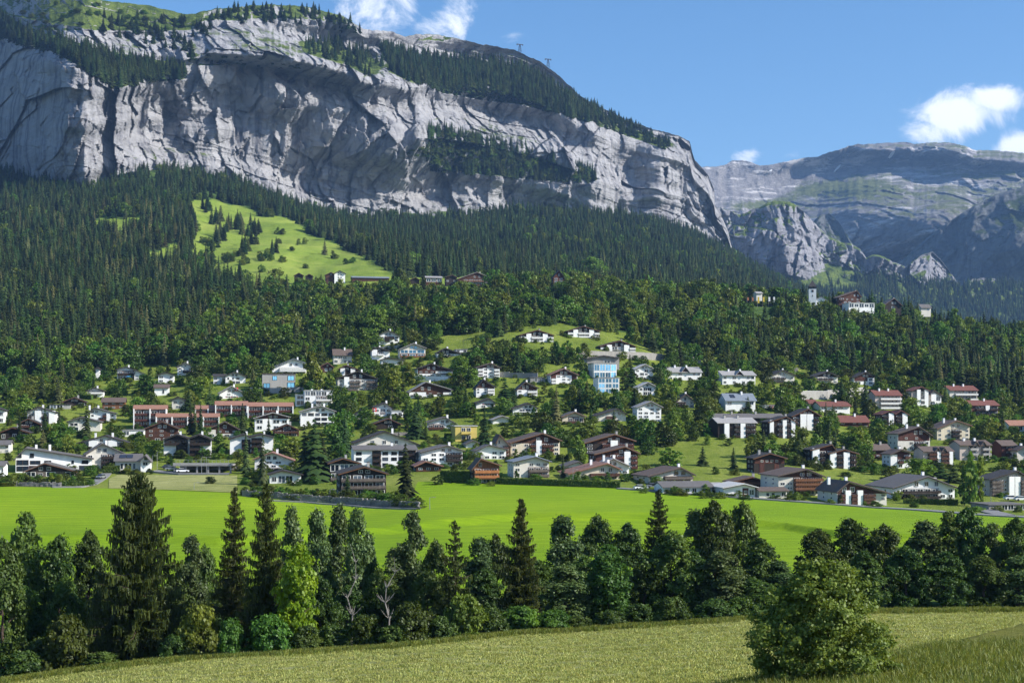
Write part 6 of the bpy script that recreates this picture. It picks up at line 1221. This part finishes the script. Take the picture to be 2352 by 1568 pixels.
# cars
def car_meshes(paint):
    b = MB().prism_y([(-2.1, .35), (2.1, .35), (2.15, .75), (1.35, .9), (-1.95, .95), (-2.15, .8)], -.85, .85).mesh('body', M[paint])
    c = MB().prism_y([(-1.75, .93), (1.15, .9), (.55, 1.42), (-1.25, 1.44)], -.74, .74).mesh('windows', M['glass']); r = MB().box((-.35, 0, 1.46), (1.7, 1.36, .06)).mesh('roof', M[paint])
    w = MB().tube([(0, -.12, 0), (0, .12, 0)], .33, 12).mesh('wheel', M['tyre']); l = MB().box((0, 0, 0), (.1, .35, .16)).mesh('headlight', M['lamp_glass']); return b, c, r, w, l
CARM = {}
def car(x, y, paint, rz, label, lo=380, name='parked_car', cat='car', up=.28, d=None):
    if paint not in CARM: CARM[paint] = car_meshes(paint)
    b, c, r, w, l = CARM[paint]; X, Y, Z = ground_pt(x, y, lo, 1000); e = empty(name, (X, Y, Z+up), radians(rz), label, cat)
    link('body', b, e); link('windows', c, e); link('roof', r, e)
    for wx in (-1.35, 1.35):
        for wy in (-.8, .8): o = link('wheel', w, e); o.location = (wx, wy, .33)
    for wy in (-.55, .55): o = link('headlight', l, e); o.location = (2.12, wy, .68)
    return e
car(232,1101,'car_silver',-100,'blue silver car driving on the farm path')
car(419,1087,'car_white',20,'white car parked below the car park wall')
car(394,1082,'car_silver',10,'silver car in the mouth of the car park')
car(386,1078,'car_dark',10,'dark car deeper in the car park')
car(1472,1126,'car_white',12,'white pickup parked at the field edge left of the long low shed',name='pickup_truck',cat='pickup')
car(1500,1122,'car_silver',5,'silver car beside the white pickup')
car(2322,1150,'car_white',8,'white car on the parking deck at the right edge')
car(2346,1152,'car_white',5,'white car cut by the right edge on the parking deck')
car(788,884,'car_silver',15,'silver grey car beside the large grey apartment house',lo=560)
car(1978,905,'car_dark',5,'dark blue car on the road above the red roofed villa',lo=560,up=.4)
car(1898,1170-52,'car_dark',0,'dark car near the brown balcony hotel')
# car park structure with open bays
def deck():
    X, Y, Z = ground_pt(465, 1087, 380); m = Y/F_; w = 134*m; h = 20*m; e = empty('car_park', (X, Y, Z), 0, 'low concrete car park deck with dark open bays below the white double chalet', 'car park')
    MB().box((0, 5, h-.25), (w, 11, .5)).build('deck_slab', e, M['concrete']); MB().box((0, 10, h/2-1), (w, .4, h+2)).build('rear_wall', e, M['concrete'])
    for k in range(6): put('pillar', ubox('concrete'), e, (-w/2+.4+k*(w-.8)/5, .3, h/2-.8), (.55, .5, h+1))
    put('parapet', ubox('grey'), e, (0, -.35, h+.25), (w, .2, .6)); RECTS.append((400, 532, 1066, 1087, Y))
    for k in range(14): put('railing_post', ubox('metal'), e, (-w/2+1+k*(w-2)/13, -.4, h+1.05), (.08, .08, 1.1))
    put('handrail', ubox('metal'), e, (0, -.4, h+1.6), (w-1, .07, .07))
deck()
def lamp(x, yb, yt, label, lo=300, twin=False):
    X, Y, Z = ground_pt(x, yb, lo, 1200); h = (YH-yt)/F_*Y-Z; e = empty('street_lamp', (X, Y, Z), 0, label, 'street lamp')
    MB().tube([(0, 0, -.5), (0, 0, h)], [.09, .055], 6).build('pole', e, M['metal']); MB().tube([(0, 0, h-.02), (.5, 0, h+.12), (1.0, 0, h+.1)], .045, 5).build('arm', e, M['metal']); MB().box((1.2, 0, h+.06), (.7, .26, .12)).build('lamp_head', e, M['grey'])
for x, yb, yt, lab in [(758,1152,1124,'street lamp post at the left end of the stone wall'),(987,1170,1142,'street lamp post at the right end of the stone wall'),(361,1078,1038,'twin street lamp left of the low car park'),(463,1090,1050,'street lamp in front of the car park, left one'),(474,1090,1050,'street lamp in front of the car park, right one'),(446,1124,1108,'short white post on the mown strip'),
    (1316,1112,1078,'lamp post in front of the terracotta house'),(1118,1108,1062,'lamp post in front of the orange balcony chalet'),(2276,1162,1120,'lamp post beside the side road at the lower right'),(350,1074,1046,'lamp post beside the low white hall'),(310,1035,1015,'lamp post on the lawn behind the beige house'),(561,1060,1040,'lamp post behind the slim spruces'),(417,998,980,'lamp post right of the timber chalet'),(1477,985,962,'lamp post left of the banded white house'),(960,1000,978,'lamp post left of the half balcony chalet'),(830,840,816,'lamp post above the reddish chalet')]: lamp(x, yb, yt, lab)
def mast(x, yb, yt, label, lo=500, r=.12):
    X, Y, Z = ground_pt(x, yb, lo, 1400); h = (YH-yt)/F_*Y-Z; m = MB(); m.tube([(0, 0, 0), (0, 0, h)], [r, r*.4], 5); m.box((0, 0, h*.92), (1.2, .08, .08)); m.box((0, 0, h*.84), (.9, .08, .08)); o = m.build('aerial_mast', None, M['darkmetal']); o.location = (X, Y, Z); tag(o, label, 'mast')
mast(893,776,742,'thin aerial mast behind the lone white chalet'); mast(1064,800,782,'thin aerial mast above the white bungalow')
def flag(x, yb, yt, label, w=1.6, lo=450):
    X, Y, Z = ground_pt(x, yb, lo, 1200); h = (YH-yt)/F_*Y-Z; e = empty('flagpole', (X, Y, Z), 0, label, 'flag'); MB().tube([(0, 0, 0), (0, 0, h)], .06, 6).build('pole', e, M['metal'])
    n = 7; V = []; 
    for j in range(2):
        for i in range(n): V.append((.06+i*w/(n-1), .15*math.sin(i*1.3), h-.1-j*w))
    m = MB(); m.add(V, [(i, i+1, i+n+1, i+n) for i in range(n-1)]); f = m.build('flag_cloth', e, M['red']); c = w/2+.06
    put('white_cross', ubox('white'), f, (c, .02, h-.1-w/2), (w*.62, .36, w*.2)); put('white_cross', ubox('white'), f, (c, .02, h-.1-w/2), (w*.2, .37, w*.62))
flag(539,914,889,'red flag with a white cross on a pole left of the flag cottage'); flag(856,958,936,'red flag with a white cross left of the bright gable house')
def banner(x, yt, yb, mat, label):
    d = 1097; X = (x-CX)/F_*d; Z = float(gz(X, d)); zt = (YH-yt)/F_*d; zb = (YH-yb)/F_*d; e = empty('banner', (X, d, Z), 0, label, 'banner'); MB().tube([(0, 0, 0), (0, 0, zt-Z+.2)], .07, 5).build('pole', e, M['metal'])
    MB().box((.75, 0, (zt+zb)/2-Z), (1.3, .08, zt-zb)).build('banner_cloth', e, M[mat])
for x, yt, yb, mt, lab in [(1716,683,690,'orange','small orange banner leftmost on the hilltop'),(1727,683,691,'orange','orange banner second on the hilltop'),(1740,682,696,'flagyellow','long yellow banner on the hilltop left of the church'),(1752,682,693,'flagyellow','yellow banner third on the hilltop'),(1765,682,692,'white','white banner on the hilltop left of the church'),(1776,682,693,'white','white banner nearest the church')]: banner(x, yt, yb, mt, lab)
def parasol():
    X, Y, Z = ground_pt(297, 876, 520); e = empty('parasol', (X, Y-2.2, Z), 0, 'blue open parasol in front of the double house at the forest edge', 'parasol'); MB().tube([(0, 0, 0), (0, 0, 2.6)], .05, 6).build('pole', e, M['metal'])
    v = [(0, 0, 2.9)]+[(1.9*cos(k*pi/4), 1.9*sin(k*pi/4), 2.3) for k in range(8)]; MB().add(v, [(0, 1+k, 1+(k+1) % 8) for k in range(8)]).build('canopy', e, M['blue'])
parasol()
def pylon(x, y, label):
    xs = MA['x']; j = int(np.searchsorted(xs, x)); d = MA['D'][-1, j]+4; yb = MA['yt'][j]; m = d/F_; X = (x-CX)/F_*d; Z = (YH-yb)*m-1; h = (yb-y)*m+1; e = empty('cableway_pylon', (X, d, Z), radians(20), label, 'pylon'); f = MB()
    for sx in (-1, 1):
        for sy in (-1, 1): f.tube([(sx*3, sy*3, 0), (sx*.9, sy*.9, h)], .35, 4)
    for k in range(4): z = h*(k+.5)/4; w = 3-2.1*z/h; f.tube([(-w, -w, z-2), (w, -w, z+2)], .25, 4); f.tube([(w, w, z-2), (-w, w, z+2)], .25, 4)
    f.build('lattice_legs', e, M['darkmetal']); MB().box((0, 0, h+.5), (14, 1.6, 1.2)).build('cross_arm', e, M['darkmetal'])
    for s_ in (-1, 1): MB().box((s_*6, 0, h-.6), (1.4, 3, 1.4)).build('sheave', e, M['darkmetal'])
pylon(1194, 103, 'cableway pylon standing on the grassy skyline, left one'); pylon(1259, 137, 'leaning looking cableway pylon on the skyline, right one')
def tuft(seed, n, h, sp, mat, w=.012):
    r = np.random.default_rng(seed); V = []; F = []
    for k in range(n):
        a = r.random()*6.28; x, y = r.normal()*sp, r.normal()*sp; l = h*r.uniform(.5, 1.2); lx, ly = r.normal()*l*.45, r.normal()*l*.45; b = len(V); ww = w*r.uniform(.7, 1.6)
        V += [(x-cos(a)*ww, y-sin(a)*ww, -.02), (x+cos(a)*ww, y+sin(a)*ww, -.02), (x+lx+cos(a)*ww*.4, y+ly+sin(a)*ww*.4, l), (x+lx-cos(a)*ww*.4, y+ly-sin(a)*ww*.4, l)]; F.append((b, b+1, b+2, b+3))
    return mesh_np('tuft', V, F, M[mat])
def grass():
    n = 90000; d = 84+(235-84)*rng.random(n)**1.1; px = rng.uniform(-30, 2382, n); X = (px-CX)/F_*d; lim = np.interp(px, XX, D_MEADOW); k = (d < lim+1.5); X, d, px = X[k], d[k], px[k]; Z = gz(X, d)
    row = .5+.5*np.sin((d+3*fbm(X/12, d/12, 90, 2))*2*pi/4.2); k = rng.random(len(X)) < .25+.75*row; X, d, px, Z, row = X[k], d[k], px[k], Z[k], row[k]; _, py = scr(X, d, Z)
    tall = py > np.interp(px, [1640, 1760, 2090, 2352], [1600, 1572, 1510, 1442]); pts = [(X[i], d[i], Z[i], rng.uniform(.6, 1.4), rng.random()*6.28, rng.uniform(.8, 1.6), i % 2) for i in range(len(X)) if not tall[i]]
    scatter_obj('cut_hay', pts, [tuft(1, 12, .16, .22, 'grass_dry', .03), tuft(2, 10, .12, .28, 'grass_dry', .03)], 'cut hay lying in rows on the mown meadow', None)
    n = 16000; px = rng.uniform(1640, 2700, n); d = rng.uniform(70, 125, n); X = (px-CX)/F_*d; Z = gz(X, d); _, py = scr(X, d, Z); yl = np.interp(px, [1640, 1760, 2090, 2352, 2840], [1600, 1572, 1510, 1442, 1330]); k = py > yl-1
    pts = [(X[i], d[i], Z[i]+.3, rng.uniform(.7, 1.3), rng.random()*6.28, rng.uniform(.8, 1.4), i % 2) for i in np.nonzero(k)[0]]
    scatter_obj('tall_grass', pts, [tuft(3, 14, .5, .2, 'grass_tall', .02), tuft(4, 12, .65, .22, 'grass_tall', .02)], 'tall unmown grass in the near right corner', None)
    # longer grass along the meadow edge and on the field
    n = 9000; px = rng.uniform(-30, 2382, n); d = np.interp(px, XX, D_MEADOW)+rng.normal(size=n)*1.3; X = (px-CX)/F_*d; Z = gz(X, d)
    scatter_obj('edge_grass', [(X[i], d[i], Z[i], rng.uniform(.6, 1.3), rng.random()*6.28, 1, 0) for i in range(n)], [tuft(5, 12, .5, .25, 'grass_tall', .03)], 'longer grass along the upper edge of the mown meadow', None)
grass()
# sign on the hall gable: small green mark
def greensign():
    for o in COL.objects:
        if o.get('label', '').startswith('white gable end block'): put('green_sign', ubox('hedge'), o, (.2, -.08, 6.2 if False else 4.6), (1.1, .1, 1.1)); put('canopy_beam', ubox('dark'), o, (.4, -.5, 3.6), (2.2, .8, .15))
greensign()
# ------------------------------------------------------------------ air
def haze():
    m = MB(); m.box((1500, 2700, 890), (19000, 17400, 2060))
    mt, nt, N, L = nmat('haze'); o = N.new('ShaderNodeOutputMaterial'); v = N.new('ShaderNodeVolumePrincipled')
    v.inputs['Color'].default_value = (.30, .55, 1.0, 1); v.inputs['Density'].default_value = HAZE; v.inputs['Anisotropy'].default_value = .15
    L.new(v.outputs[0], o.inputs['Volume']); tag(m.build('haze', None, mt), kind='stuff')
HAZE = 4.4e-5
haze()
